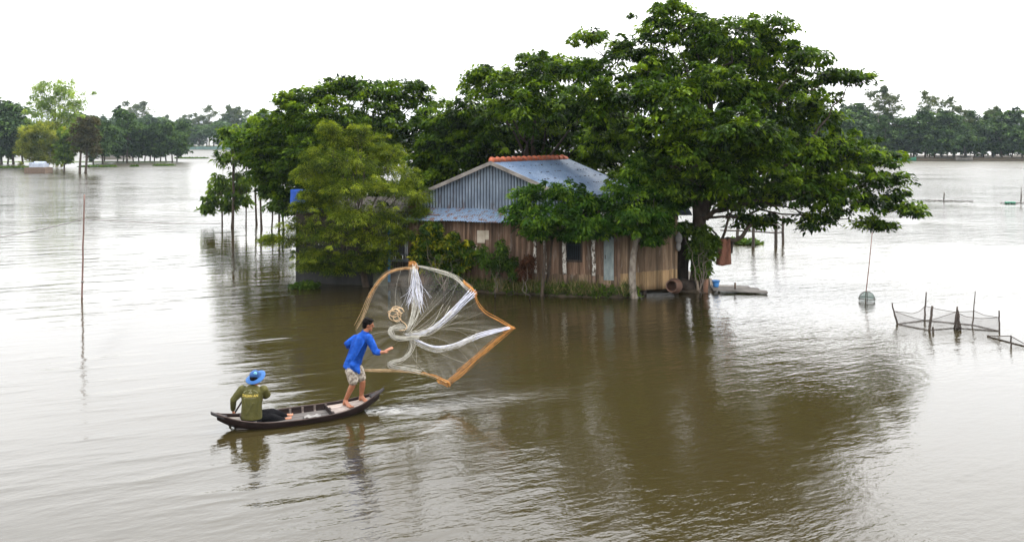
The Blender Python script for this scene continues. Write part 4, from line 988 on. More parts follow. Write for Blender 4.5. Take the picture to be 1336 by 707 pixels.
mb.loft([hem, P(460.5, 474, 16.06), P(464, 463, 16.05), chest, P(472.5, 442, 16.05), P(475.5, 436.5, 16.06), P(476.3, 433.8, 16.06)], [.185, .172, .165, .185, .175, .10, .068], [.155, .145, .135, .13, .11, .085, .068], side, 22)
mb.limb([P(466, 478, 15.93), P(468.3, 486, 15.90)], [.05, .028]); mb.limb([P(461, 476, 15.92), P(466, 483, 15.90)], [.07, .04])
mb.limb([rs, rs.lerp(re_, .5), re_, re_.lerp(rw, .32)], [.075, .070, .062, .060]); mb.limb([ls, ls.lerp(le, .5), le, le.lerp(lw, .3)], [.075, .070, .062, .058])
for (a, b) in (((462, 470, 15.9), (470, 455, 15.9)), ((456, 468, 15.95), (461, 455, 15.95)), ((466, 464, 15.88), (476, 446, 15.88)), ((454, 476, 15.94), (457, 464, 15.94)), ((484, 447, 15.83), (488, 455, 15.80))):
    mb.limb([P(*a), P(*b)], [.016, .012], 8)
shirt = remesh(mb, 'shirt', BLUESHIRT, man, .009, 5)
mb = MB(); mb.loft([P(476, 435.2, 16.06), P(477.2, 431.8, 16.065)], [.074, .070], [.074, .070], side, 16, caps=False); remesh(mb, 'collar', BLUESHIRT, man, .008, 1) if False else mb.build('collar', BLUESHIRT, shirt, True)
mb = MB()
mb.loft([P(459, 488, 16.06), pel, P(462.5, 473, 16.06)], [.165, .165, .15], [.125, .125, .115], side)
mb.limb([rh, rh.lerp(rk, .45), rh.lerp(rk, .80)], [.105, .102, .098]); mb.limb([lh, lh.lerp(lk, .4), lh.lerp(lk, .66)], [.105, .098, .092])
remesh(mb, 'shorts', SHORTS, man, .009, 3)

# --- seated rower
row = thing('person', 'man in blue brimmed hat and olive shirt sitting at the stern with his back turned', 'person', P(328, 548, 15.2))
Y0 = 15.22
rpel = P(328.5, 543, Y0); rch = P(329, 517, Y0 + .02); rnk = P(332, 502.5, Y0 + .06); rhd = P(333.5, 494, Y0 + .09)
rside = Vector((.985, .05, -.04)).normalized()
lsh = P(316, 508, Y0 + .02); lel = P(304.5, 521.5, Y0 - .02); lwr = P(304, 534, Y0 + .12); rsh = P(343.5, 508, Y0 + .06); rel = P(348.5, 515, Y0 + .14); rwr = P(341, 519, Y0 + .36)
mb = MB()
mb.loft([rpel, P(328.5, 530, Y0), rch, P(330.5, 507.5, Y0 + .03), rnk], [.155, .145, .165, .15, .055], [.11, .10, .10, .085, .055], rside)
mb.limb([P(331, 504, Y0 + .05), rnk, P(333, 498, Y0 + .08)], [.055, .05, .05])
M2, f2, sd2, up2 = head(mb, rhd, (.35, .9, -.15), (.05, .1, .98))
mb.limb([lsh, lel, lel.lerp(lwr, .4), lwr], [.05, .038, .038, .027]); hand(mb, lwr, (.05, .15, -1), (-.7, -.6, 0), -1, 1.0)
mb.limb([rsh, rel, rel.lerp(rwr, .4), rwr], [.05, .038, .038, .027]); hand(mb, rwr, (-.5, .5, -.2), (.3, .6, .6), 1, 1.0)
lhp = P(322, 545, Y0 + .02); rhp = P(337, 542.5, Y0 + .08)
lkn = P(352, 544.5, Y0 + .14); lan = P(370, 548.5, Y0 + .22); rkn = P(356, 538, Y0 + .26); ran = P(372, 543, Y0 + .38)
mb.limb([lhp, lkn, lkn.lerp(lan, .4), lan], [.085, .058, .055, .036]); foot(mb, lan, lan + Vector((.0, 0, -.03)), lan + Vector((.13, .06, .04)))
mb.limb([rhp, rkn, rkn.lerp(ran, .4), ran], [.085, .058, .055, .036]); foot(mb, ran, ran + Vector((0, 0, -.03)), ran + Vector((.13, .06, .02)))
remesh(mb, 'body', SKIN, row, .0085, 4)
eyes(rhd, M2, f2, sd2, up2, row)
mb = MB(); mb.ell(rhd + up2 * .025 - f2 * .028, (.090, .082, .085), M2); mb.ell(rhd - f2 * .05 - up2 * .02, (.05, .068, .06), M2); remesh(mb, 'hair', HAIR, row, .008, 2)
mb = MB()
mb.loft([P(328.3, 545.5, Y0), P(328.3, 537, Y0), P(328.6, 527, Y0), rch, P(330.2, 509, Y0 + .03), P(331.4, 504.3, Y0 + .05), P(332, 502, Y0 + .06)], [.180, .178, .172, .185, .185, .105, .066], [.135, .135, .128, .125, .10, .082, .066], rside, 24)
mb.limb([lsh, lsh.lerp(lel, .5), lel, lel.lerp(lwr, .5), lel.lerp(lwr, .92)], [.078, .068, .058, .052, .046]); mb.limb([rsh, rel, rel.lerp(rwr, .3)], [.078, .066, .058])
for (a, b) in (((322, 540, Y0 - .13), (330, 526, Y0 - .12)), ((336, 541, Y0 - .12), (338, 522, Y0 - .11)), ((319, 534, Y0 - .12), (318, 520, Y0 - .1)), ((343, 512, Y0), (346, 509, Y0))):
    mb.limb([P(*a), P(*b)], [.014, .010], 8)
shirt2 = remesh(mb, 'shirt', OLIVE, row, .009, 5)
mb = MB(); mb.loft([P(328.5, 549.5, Y0 + .03), P(328.5, 541, Y0 + .02)], [.185, .165], [.155, .13], rside)
mb.limb([lhp, lhp.lerp(lkn, .5), lkn, lkn.lerp(lan, .5), lan], [.105, .09, .074, .066, .055]); mb.limb([rhp, rhp.lerp(rkn, .5), rkn, rkn.lerp(ran, .5), ran], [.105, .09, .074, .066, .055])
remesh(mb, 'trousers', TROUSER, row, .010, 3)
# hat
hn = Vector((-.22, -.42, .88)).normalized(); hx = hn.cross(Vector((0, 1, 0))).normalized(); hy = hn.cross(hx); hc = rhd + Vector((-.005, -.005, .045))
mb = MB(); gr = []
for i, r in enumerate((.085, .11, .135, .16, .172)):
    gr.append([hc + hx * r * math.cos(a) * 1.02 + hy * r * math.sin(a) - hn * (.0 + .022 * (i / 4) ** 1.5 - .012 * math.sin(2 * a + .6) * i / 4) for a in np.linspace(0, 2 * math.pi, 33)])
mb.sheet(gr, .005, hn); hat = mb.build('hat', HATBLUE, row, True)
mb = MB(); gr = []
for r, z in ((.090, -.01), (.088, .03), (.082, .065), (.068, .085), (.035, .094), (.004, .096)):
    gr.append([hc + hx * r * math.cos(a) + hy * r * math.sin(a) + hn * z for a in np.linspace(0, 2 * math.pi, 29)])
mb.sheet(gr); mb.build('hat_crown', HATTOP, hat, True)
mb = MB(); q = hc + hx * -.05 + hn * .07 + Vector((-.01, -.045, -.004)); mb.ell(q, (.030, .012, .028), None, 12, 8); mb.build('hat_patch', HATBADGE, hat, True)
# lettering on the back of the shirt
dg = bpy.context.evaluated_depsgraph_get()
bv = BVHTree.FromPolygons([v.co + row.location for v in shirt2.data.vertices], [p.vertices[:] for p in shirt2.data.polygons])
def on_back(x, z, off=.004):
    o = Vector((x, Y0 - 1.0, z)); h = bv.ray_cast(o, Vector((0, 1, 0)))
    return (h[0] + Vector((0, -off, 0))) if h[0] is not None else Vector((x, Y0 - .13, z))
def text_on_back(txt, c, size, mat, squash=1.0, arc=0.0, name='lettering'):
    cu = bpy.data.curves.new('lettering', 'FONT'); cu.body = txt; cu.size = size; cu.align_x = 'CENTER'; cu.align_y = 'CENTER'; cu.offset = size * .02
    ob = bpy.data.objects.new('lettering_tmp', cu); C.objects.link(ob); d_ = bpy.context.evaluated_depsgraph_get(); d_.update()
    me = bpy.data.meshes.new_from_object(ob.evaluated_get(d_)); bpy.data.objects.remove(ob)
    for v in me.vertices:
        x, z = v.co.x * squash, v.co.y; z -= arc * x * x
        v.co = on_back(c.x + x, c.z + z) - row.location
    return link(name, me, mat, shirt2)
cT = P(327.8, 514.3, Y0); text_on_back('THUAN AN', cT, .058, YELLOW, .92)
mb = MB(); c0 = P(328.2, 513.2, Y0)
for k in range(17):                                       # illegible arched line of small pale letters
    if k in (5, 10): continue
    a = math.radians(158 - k * 8.5); p = on_back(c0.x + .128 * math.cos(a), c0.z + .004 + .078 * math.sin(a)); mb.box(p, (.009, .003, .014 if k % 3 else .011), M=Matrix.Rotation(-(a - math.pi / 2), 3, 'Y'))
mb.build('lettering_arc', PALEPRINT, shirt2)
mb = MB(); c1 = on_back(c0.x + .004, c0.z + .046)
for (x, z, w, h) in ((0, .014, .012, .02), (-.014, -.004, .02, .012), (.016, -.004, .02, .012), (0, -.012, .06, .007)):
    mb.box(on_back(c1.x + x, c1.z + z), (w, .003, h))
mb.build('emblem', PALEPRINT, shirt2)
mb = MB()
for k in range(9): mb.box(on_back(c0.x - .09 + .0225 * k, c0.z - .052), (.013, .003, .006))
mb.build('small_lettering', PALEPRINT, shirt2)
# paddle
pad = thing('paddle', 'dark wooden paddle held by the seated rower, blade in the water', 'paddle', G(291, 553))
A = G(290.5, 554) + Vector((0, 0, -.12)); B = P(323, 512, Y0 + .30)
mb = MB(); mb.tube([A, A.lerp(B, .5), B], .016, 8); mb.build('shaft', BOATWOOD, pad, True)
mb = MB(); d = (A - B).normalized(); s_ = d.cross(Vector((0, 1, 0))).normalized()
mb.sheet([[A - d * .14 + d * .5 * t - s_ * w, A - d * .14 + d * .5 * t, A - d * .14 + d * .5 * t + s_ * w] for t, w in ((0, .018), (.2, .05), (.6, .065), (1, .055))], .014, (0, -1, 0)); mb.build('blade', BOATWOOD, pad, True)

# ------------------------------------------------------------------ cast net in flight
def NP(px, py, dy=0.0): return P(px, py, 16.95 + (432 - py) * .006 + (px - 560) * .004 + dy)
net = thing('cast_net', 'wide open cast net flying over the water, orange hem and white gathered cords', 'fishing net', NP(545, 440))
T = [(541.6, 345), (618, 381), (669, 428), (585, 499)]
hemL = [(465, 429), (474, 411), (480.5, 388.5), (491, 371), (506, 355), (519, 350.5), (530, 350), (541, 349)]
hemU = [(541, 347), (548, 347), (564.5, 351.6), (585, 356.7), (597.6, 363), (605, 373), (614, 379)]
hemR = [(620, 384), (622, 395), (633, 409), (643, 414), (653.6, 420), (668, 428)]
hemD = [(668, 428), (648.5, 442), (628, 462), (602.7, 485), (586, 498)]
hemB = [(584, 498), (567, 490), (552, 486), (526, 483.5), (501, 483), (475.5, 482.7)]
hemBack = [(475.5, 482.7), (468, 465), (463, 445), (465, 429)]
def smooth_px(pts, n):
    pts = np.array(pts, float); d = np.r_[0, np.cumsum(np.hypot(*np.diff(pts, axis=0).T))]; t = np.linspace(0, d[-1], n)
    q = np.stack([np.interp(t, d, pts[:, 0]), np.interp(t, d, pts[:, 1])], 1)
    for _ in range(2): q[1:-1] = (q[:-2] + 2 * q[1:-1] + q[2:]) / 4
    return q
ring = np.concatenate([smooth_px(h_, 22)[:-1] for h_ in (hemL, hemU, hemR, hemD, hemB, hemBack)])
cpx = (531, 437); NR, NT = len(ring), 22
me_v, uvs, faces = [], [], []
for i in range(NR + 1):
    q = ring[i % NR]; hp_ = NP(q[0], q[1])
    for j in range(NT + 1):
        t = .05 + .95 * j / NT; c_ = NP(*cpx, -.25); p = c_.lerp(hp_, t)
        fold = math.sin(i * .9) * .03 * math.sin(math.pi * t) + math.sin(i * 2.3 + 1) * .012 * math.sin(math.pi * t)
        p += Vector((0, .38 * math.sin(math.pi * t) * (.6 + .4 * t) + fold, .06 * math.sin(math.pi * t)))
        me_v.append(p - net.location); uvs.append((i / NR, t))
K = NT + 1
for i in range(NR):
    for j in range(NT): faces.append((i * K + j, i * K + j + 1, (i + 1) * K + j + 1, (i + 1) * K + j))
me = bpy.data.meshes.new('netting'); me.from_pydata(me_v, [], faces); uvl = me.uv_layers.new(name='UVMap')
for lp in me.loops: uvl.data[lp.index].uv = uvs[lp.vertex_index]
link('netting', me, NETTING, net, True)
def bundle(name, pts, w0, w1, n, r, mat, parent=net, dy=0.0, wild=1.0, wm=None, steps=16):
    """loose bundle of thin cords along a photo path; w0, w1 (wm) half widths in metres"""
    q = smooth_px(pts, steps); mb = MB()
    for k in range(n):
        o0 = rng.normal(0, 1, 3); o1 = rng.normal(0, 1, 3); ph = rng.uniform(0, 6.28, 3); a, b = sorted(rng.uniform(0, 1, 2)) if rng.random() < .25 else (0, 1)
        if b - a < .3: a, b = 0, 1
        pp = []
        for i in range(steps):
            t = i / (steps - 1)
            if t < a - 1e-6 or t > b + 1e-6: continue
            w = w0 + (w1 - w0) * t
            if wm is not None: w += (wm - (w0 + w1) / 2) * math.sin(math.pi * t)
            off = Vector([(o0[m] * (1 - t) + o1[m] * t) * .55 + .25 * wild * math.sin(t * 7 + ph[m]) for m in range(3)]) * w
            pp.append(NP(q[i][0], q[i][1], dy) + off)
        if len(pp) > 2: mb.tube(pp, r * rng.uniform(.6, 1.3), 4)
    return mb.build(name, mat, parent, True)
bundle('hem_rope', hemL, .05, .04, 9, .0026, ORANGEPALE, wm=.06)
bundle('hem_rope', hemL[2:], .025, .02, 6, .0032, ORANGE)
bundle('hem_rope', hemU, .012, .07, 14, .0028, CREAM, wm=.04)
bundle('hem_rope', hemR, .025, .025, 9, .0036, ORANGE)
bundle('hem_rope', hemD, .03, .05, 26, .0026, ORANGE, wm=.075)
bundle('hem_rope', hemB, .04, .02, 10, .0026, ORANGEPALE)
bundle('hem_rope', hemB[:3], .03, .02, 9, .0036, ORANGE)
for (x, y), d_ in zip(T, ((-7, -1, 8, 9), (-13, -13, 8, 6), (-12, 3, 4, 0), (-14, -4, 2, 6))):      # lead tassels at the folds
    bundle('lead_tassel', [(x + d_[0], y + d_[1]), (x, y), (x + d_[2] * .4, y + d_[3] * .6)], .03, .03, 20, .006, ORANGE, steps=9, wm=.055)
bundle('gathered_cords', [(541, 348), (543, 388), (541, 410), (531, 432)], .05, .05, 30, .0032, CREAM, dy=-.1, wm=.11)
bundle('gathered_cords', [(541, 352), (543, 372), (544, 395)], .03, .22, 80, .0022, NETWHITE, dy=-.08, wild=.25)
bundle('gathered_cords', [(616, 382), (592.5, 405), (572, 424), (552, 435), (533, 438)], .09, .05, 30, .0032, NETWHITE, dy=-.1)
bundle('gathered_cords', [(592, 406), (572, 425), (552, 436), (531, 438)], .11, .06, 18, .003, CREAM, dy=-.14)
bundle('gathered_cords', [(664, 428), (638, 434), (623, 438), (592.5, 451), (567, 454.7), (546, 446), (531, 438)], .02, .055, 20, .003, NETWHITE, dy=-.1, steps=22, wm=.06)
bundle('gathered_cords', [(620, 441), (592.5, 453), (567, 458), (546, 447)], .08, .06, 22, .0026, CREAM, dy=-.12)
bundle('gathered_cords', [(534, 438), (539, 449.6), (534, 462), (524, 470.5), (510, 472), (504, 476), (515, 479), (548, 484)], .05, .06, 22, .003, CREAM, dy=-.1, steps=24)
bundle('gathered_cords', [(545, 440), (530, 441.5), (516, 441), (508, 434), (508.5, 428), (514, 426.5), (526, 428.5)], .05, .06, 34, .0036, CREAM, dy=-.15, steps=20)
for k in range(15):                                       # loose fine cords fanning out to the hem
    q = ring[rng.integers(0, NR)]
    if k == 0: fan = MB()
    a = NP(*cpx, -.2); b = NP(q[0], q[1]); m = a.lerp(b, .5) + Vector((rng.normal(0, .22), .3, rng.normal(0, .22))); fan.tube(bez(a, b, n=10, mid=m), .0013, 4)
fan.build('fine_cords', CREAM, net, True)
skein = thing('hand_line', 'tangled tan hand line hanging loose in the air inside the net', 'rope', NP(519, 408, -.3))
mb = MB()
for k in range(6):
    c_ = NP(518 + rng.normal(0, 2.5), 408 + rng.normal(0, 3), -.3); r1, r2 = rng.uniform(.06, .14), rng.uniform(.05, .12); tl = rng.uniform(-.8, .8)
    mb.tube([c_ + Vector((r1 * math.cos(a) * math.cos(tl) - r2 * math.sin(a) * math.sin(tl), .03 * math.sin(2 * a + k), r1 * math.cos(a) * math.sin(tl) + r2 * math.sin(a) * math.cos(tl))) for a in np.linspace(0, 5.6, 26)], .0075, 5)
mb.tube([NP(x, y, -.3) for x, y in smooth_px([(519, 412), (524, 419), (530, 423), (532, 428), (527, 431), (521, 431)], 16)], .008, 5)
mb.build('coils', ROPE, skein, True)

# ------------------------------------------------------------------ poles, nets, small things
def stake(name, label, pts, r0, r1, mat=STAKE, group=None, cat='stake'):
    mb = MB(); mb.tube(pts, [r0 + (r1 - r0) * i / (len(pts) - 1) for i in range(len(pts))], 8); return tag(mb.build(name, mat, smooth=True), label, cat, group)
def col(px0, py0, px1, py1, n=5, jit=.006, dz=.4):
    b = G(px1, py1); a = P(px0, py0, b.y); d = (b - a).normalized(); return [a] + [a.lerp(b, (i + 1) / n) + Vector((rng.normal(0, jit), 0, 0)) for i in range(n)] + [b + d * dz]
stake('marker_pole', 'tall thin reddish pole standing alone in open water on the left', col(110, 254, 107, 388, 8), .022, .03, POLE, cat='pole')
pb = G(107, 388); mb = MB(); mb.box(P(108, 388 - 21, pb.y) + Vector((0, 0, 0)), (.07, .07, .05)); 
mb.tube(bez(P(109, 286, pb.y), P(-60, 318, pb.y - 1), -.15, 14), .013, 5); tag(mb.build('line_cord', LINE, smooth=True), 'slack line running from the lone pole to the left edge', 'line')
stake('marker_pole', 'second thin pole of the slack line, out past the left edge', col(-60, 312, -62, 398, 5), .022, .03, POLE, cat='pole')
mb = MB(); mb.tube(bez(P(109.5, 286, pb.y), P(288, 291.5, 48), -.12, 14), .014, 5); tag(mb.build('line_cord', LINE, smooth=True), 'faint line strung from the lone pole to the young trees', 'line')

GS = 'stakes of the net pen'
for (a, lab, r0, r1) in (((1164, 395, 1170.5, 423), 'short leaning stake at the left corner of the net pen', .018, .03), ((1208.5, 381, 1206, 418), 'tall dark stake at the back of the net pen, left of its middle', .016, .03), ((1216.5, 399, 1212.5, 431), 'thick stake at the front of the net pen', .03, .035),
                         ((1249, 400, 1245.5, 428), 'stake with a dark net bundle tied at its side', .022, .028), ((1272.5, 380, 1268.5, 425), 'tallest, thinnest stake at the back of the net pen', .01, .022), ((1303.5, 405, 1303.5, 433), 'straight stake at the right corner of the net pen', .018, .022), ((1217, 426, 1217, 434), 'stub of a stake just above the water by the thick stake', .022, .028)):
    stake('net_stake', lab, col(*a), r0, r1, STAKE, GS)
def net_panel(name, label, paths, mat, cat='net', rope=.008):
    """paths: list of (top photo points, base photo points) -> netting panels with rope edges"""
    root = thing(name, label, cat, G(*paths[0][1][0])); V, UV, FC = [], [], []; mbr = MB()
    for top, base in paths:
        n = 22; tq = np.array(top, float); bq = np.array(base, float)
        tt = np.linspace(0, 1, n); sx = np.linspace(tq[0, 0], tq[-1, 0], n); ty = np.interp(sx, tq[:, 0], tq[:, 1]); bx = np.linspace(bq[0, 0], bq[-1, 0], n); by = np.interp(bx, bq[:, 0], bq[:, 1])
        ty[1:-1] = (ty[:-2] + ty[1:-1] * 2 + ty[2:]) / 4
        o = len(V); tl, bl = [], []
        for i in range(n):
            b = G(bx[i], by[i]); a = P(sx[i], ty[i], b.y); tl.append(a); bl.append(b + Vector((0, 0, .012)))
            for j in range(7):
                p = a.lerp(b, j / 6); p = p + Vector((0, .04 * math.sin(i * .8) * math.sin(math.pi * j / 6), 0)); V.append(p - root.location); UV.append((i / n, j / 6))
        for i in range(n - 1):
            for j in range(6): FC.append((o + i * 7 + j, o + i * 7 + j + 1, o + (i + 1) * 7 + j + 1, o + (i + 1) * 7 + j))
        mbr.tube(tl, rope, 5); mbr.tube(bl, rope * 1.3, 5)
    me = bpy.data.meshes.new('netting'); me.from_pydata(V, [], FC); u_ = me.uv_layers.new(name='UVMap')
    for lp in me.loops: u_.data[lp.index].uv = UV[lp.vertex_index]
    link('netting', me, mat, root, True); mbr.build('edge_rope', STAKE, root, True); return root
net_panel('net_pen', 'grey fine-mesh net pen slung between thin stakes on the right', [([(1167, 406), (1190, 414), (1206, 418), (1216, 417), (1232, 412), (1247, 407)], [(1170.5, 423), (1212, 431), (1246, 428)]), ([(1247, 407), (1260, 413), (1280, 415.5), (1303.5, 414)], [(1246, 428), (1303.5, 432)]),
    ([(1168, 406), (1190, 409), (1200, 406), (1207, 399)], [(1170.5, 423), (1206, 418)]), ([(1207, 399), (1220, 402.5), (1245, 407), (1270, 406)], [(1206, 418), (1268.5, 424)]), ([(1270, 405), (1284, 411), (1303.5, 414)], [(1268.5, 424), (1303.5, 432)])], PENNET)
mb = MB(); a = P(1249, 404, G(1250, 430).y); b = G(1251, 430)
for k in range(14): mb.tube(bez(a + Vector(rng.normal(0, .015, 3)), b + Vector((rng.normal(0, .07), rng.normal(0, .05), 0)), n=6, jit=.015), .011, 4)
tag(mb.build('net_bundle', STAKE, smooth=True), 'dark bunched-up netting hanging at a stake of the net pen', 'net bundle')
net_panel('low_net', 'low dark net just above the water at the right edge', [([(1288, 437.5), (1305, 438.5), (1318.5, 438), (1336, 448), (1352, 455)], [(1288, 439), (1318, 447), (1352, 456)])], PENNET, rope=.011)
stake('net_stake', 'short stake propping the low net at the right edge', col(1319, 437.5, 1319, 452), .018, .02, STAKE, GS)
for (px0, px1, py, sx, lab) in ((1209, 1270, 261, 1231, 'faint float line with one stick, far out on the right'), (1305, 1350, 264.5, 1331.5, 'faint float line with green floats at the right edge')):
    r = thing('float_line', lab, 'float line', G(px0, py)); b = G(sx, py)
    mb = MB(); n = 20; mb.tube([G(px0 + (px1 - px0) * i / n, py + (1.5 * i / n if px0 < 1300 else 0), .05 + .03 * math.sin(i)) for i in range(n + 1)], .035, 5); mb.build('rope', LINE, r, True)
    mb = MB(); mb.tube([b + Vector((0, 0, -.3)), b + Vector((.05, 0, .5)), b + Vector((.05, 0, 1.2 if px0 > 1300 else .6))], [.05, .04, .015], 6); mb.build('stick', STAKE, r, True)
    if px0 > 1300:
        for q in (1313, 1316, 1320, 1323): mb = MB(); mb.ell(G(q, py, .09), (.14, .1, .09), None, 8, 6); mb.build('float', GREENPAINT, r, True)
# dome trap on a pole
tb = G(1131, 393); trap = thing('dome_trap', 'green net dome trap at the foot of a thin slanting pole', 'fish trap', tb); R_ = .235; tc = tb + Vector((0, 0, .06))
V, UV, FC = [], [], []
for i in range(9):
    ph = (math.pi * .56) * i / 8
    for j in range(25):
        th = 2 * math.pi * j / 24; V.append(tc + Vector((R_ * math.sin(ph) * math.cos(th), R_ * math.sin(ph) * math.sin(th), R_ * math.cos(ph))) - trap.location); UV.append((j / 24, i / 8))
for i in range(8):
    for j in range(24): FC.append((i * 25 + j, (i + 1) * 25 + j, (i + 1) * 25 + j + 1, i * 25 + j + 1))
me = bpy.data.meshes.new('netting'); me.from_pydata(V, [], FC); u_ = me.uv_layers.new(name='UVMap')
for lp in me.loops: u_.data[lp.index].uv = UV[lp.vertex_index]
link('netting', me, TRAPNET, trap, True)
mb = MB()
for (sx_, sy_) in ((1, 0), (.3, .95)): mb.tube([tc + Vector((R_ * math.cos(a) * sx_, R_ * math.cos(a) * sy_, R_ * math.sin(a))) for a in np.linspace(-.2, math.pi + .2, 20)], .009, 5)
mb.tube([tc + Vector((R_ * math.cos(a), R_ * math.sin(a), .03)) for a in np.linspace(0, 6.283, 24)], .012, 5); mb.build('hoops', STAKE, trap, True)
mb = MB(); mb.tube([P(1138, 303, tb.y + .05), P(1133.5, 350, tb.y + .02), P(1129.5, 384, tb.y), G(1129, 396) + Vector((0, 0, -.3))], [.011, .014, .017, .018], 6); mb.build('pole', POLE, trap, True)

# posts, old rail behind the big tree
GP = 'old posts behind the big tree'
for (a, lab, r_) in (((983, 280, 983, 322), 'dark post in the water, leftmost of three behind the big tree', .065), ((1012.5, 282, 1012, 321), 'dark post in the water, middle one of three behind the big tree', .07), ((1022, 282, 1021.5, 317), 'dark post in the water, rightmost of three behind the big tree', .06), ((962, 290, 962, 312), 'dark post in the water, close behind the bent low limb', .07)):
    stake('old_post', lab, col(*a, n=5, jit=.01), r_, r_ * 1.1, STAKE, GP, 'post')
mb = MB(); mb.tube([P(940, 300.5, 41), P(983, 302, 39.8), P(1012, 304, 40), P(1021, 303, 41)], .035, 6)
tag(mb.build('old_rail', STAKE, smooth=True), 'thin horizontal rail joining the old posts behind the big tree', 'rail')
stake('leaning_post', 'thin pale upright pole against the front of the big trunk', [P(911, 383, 28.0), P(909, 360, 28.0), P(907, 328, 28.05)], .04, .03, basic('pale_post', (.22, .16, .11), (.42, .34, .26), 6, .85, (1, 1, .4)), cat='post')
stake('thick_post', 'thick short brown post at the foot of the big trunk', [P(920, 384, 27.95), P(921, 370, 27.95), P(922, 350, 27.97)], .085, .075, basic('brown_post', (.16, .08, .05), (.27, .15, .10), 6, .85, (1, 1, .4)), cat='post')
# plank landing
land = thing('plank_landing', 'low grey plank landing beside the big trunk', 'landing', G(965, 380))
for k, (x0, x1, y0, y1) in enumerate(((930, 1001, 377.2, 380.8), (928, 990, 375.2, 377.5), (929, 978, 373.2, 375))):
    mb = MB(); a, b = G(x0, y0, .09 + .01 * k), G(x1, y1, .05 + .01 * k); mb.beam(a, b, .34, .045); mb.build('plank', GREYWOOD, land)
mb = MB()
for (x, y) in ((938, 379), (985, 381), (960, 378)): q = G(x, y); mb.tube([q + Vector((0, 0, -.3)), q + Vector((0, 0, .04))], .045, 7)
mb.build('support', DARKWOOD, land, True)
mb = MB(); q = G(959, 377, .1); mb.tube([q, q + Vector((0, 0, .2))], .03, 7); mb.build('peg', POSTWOOD, land, True)
# bucket on the landing
bk = thing('bucket', 'small bright blue plastic bucket on the plank landing by the trunk', 'bucket', G(934, 374.5, .11)); c = bk.location
mb = MB(); hgt = .21; gr = [[c + Vector((r * math.cos(a), r * math.sin(a), z)) for a in np.linspace(0, 6.2832, 25)] for r, z in ((.002, .005), (.085, 0), (.10, hgt * .5), (.125, hgt), (.135, hgt), (.135, hgt - .015), (.118, hgt - .01), (.095, hgt * .5), (.08, .01), (.002, .012))]
mb.sheet(gr); mb.build('tub', BLUEPLASTIC, bk, True)
mb = MB(); mb.tube([c + Vector((.135 * math.cos(a), -.05 * math.sin(a) - .02, hgt - .01 + .06 * math.sin(a))) for a in np.linspace(0, math.pi, 14)], .006, 5); mb.build('handle', WHITEWASH, bk, True)
# clay jar on its side
jc = P(880, 373.0, 27.3); ax = Vector((-.50, -.82, .12)).normalized(); sx_ = ax.cross(Vector((0, 0, 1))).normalized(); sy_ = ax.cross(sx_)
mb = MB(); prof = ((.0, -.27), (.13, -.265), (.19, -.20), (.235, -.08), (.24, .04), (.215, .15), (.175, .21), (.185, .235), (.195, .25), (.18, .262), (.155, .25), (.15, .21), (.19, .14), (.21, .03), (.2, -.08), (.1, -.2), (0, -.22))
mb.sheet([[jc + ax * z + (sx_ * math.cos(a) + sy_ * math.sin(a)) * max(r, .001) for a in np.linspace(0, 6.2832, 33)] for r, z in prof])
tag(mb.build('clay_jar', CLAY, smooth=True), 'reddish clay water jar lying on its side at the right corner of the house', 'jar')
# things hanging by the tree
mb = MB(); gr = []
for i in range(11):
    t = i / 10; row_ = []
    for j in range(13):
        s = j / 12; w = (8 + 3.5 * t) ; x = 945.5 - 1.5 * t + (s - .5) * 2 * w * .9; y = 312 + (35 - 4 * abs(s - .4)) * t
        row_.append(P(x, y, 28.0 + .05 * math.sin(s * 11 + t * 2) - .06 * math.sin(math.pi * s) * t))
    gr.append(row_)
mb.sheet(gr, .012, (0, -1, 0)); tag(mb.build('hanging_cloth', CLOTHBROWN, smooth=True), 'reddish brown cloth hanging from the bent low limb', 'cloth')
mb = MB(); mb.sheet([[P(952 + 5 * s - t, 314 + (18 - 2 * s) * t, 28.12 + .04 * math.sin(6 * s)) for s in np.linspace(0, 1, 6)] for t in np.linspace(0, 1, 7)], .012, (0, -1, 0)); tag(mb.build('hanging_cloth', DARKWOOD, smooth=True), 'dark strip of cloth hanging behind the reddish brown one', 'cloth')
mb = MB(); q = P(885.5, 311, 27.7); mb.ell(q, (.12, .09, .17)); mb.ell(q + Vector((-.01, 0, -.25)), (.085, .07, .15)); mb.ell(q + Vector((0, 0, .16)), (.04, .04, .05))
remesh(mb, 'hanging_bag', GREYCLOTH, None, .012, 3); tag(bpy.data.objects['hanging_bag'], 'grey cloth bag hanging at the right corner of the plank wall', 'bag')
rk = thing('slatted_rack', 'dark slatted rack standing between the house corner and the big trunk', 'rack', P(891, 366, 28.6)); mb = MB()
for px in (887, 895.5): mb.beam(P(px, 374, 28.6), P(px, 300, 28.6), .05, .05)
mb.build('upright', DARKWOOD, rk)
mb = MB()
for y in (312, 322, 332, 342, 352, 362): mb.beam(P(886, y, 28.62), P(896.5, y, 28.62), .03, .05)
mb.box(P(891, 338, 28.74), (.36, .02, 1.75)); mb.build('slat', DARKWOOD, rk)
stake('stacked_log', 'dark heap of old timber lying between the clay jar and the trunk', [P(886, 370, 28.3), P(896, 372, 28.2), P(905, 373, 28.2)], .22, .16, DARKWOOD, cat='log')

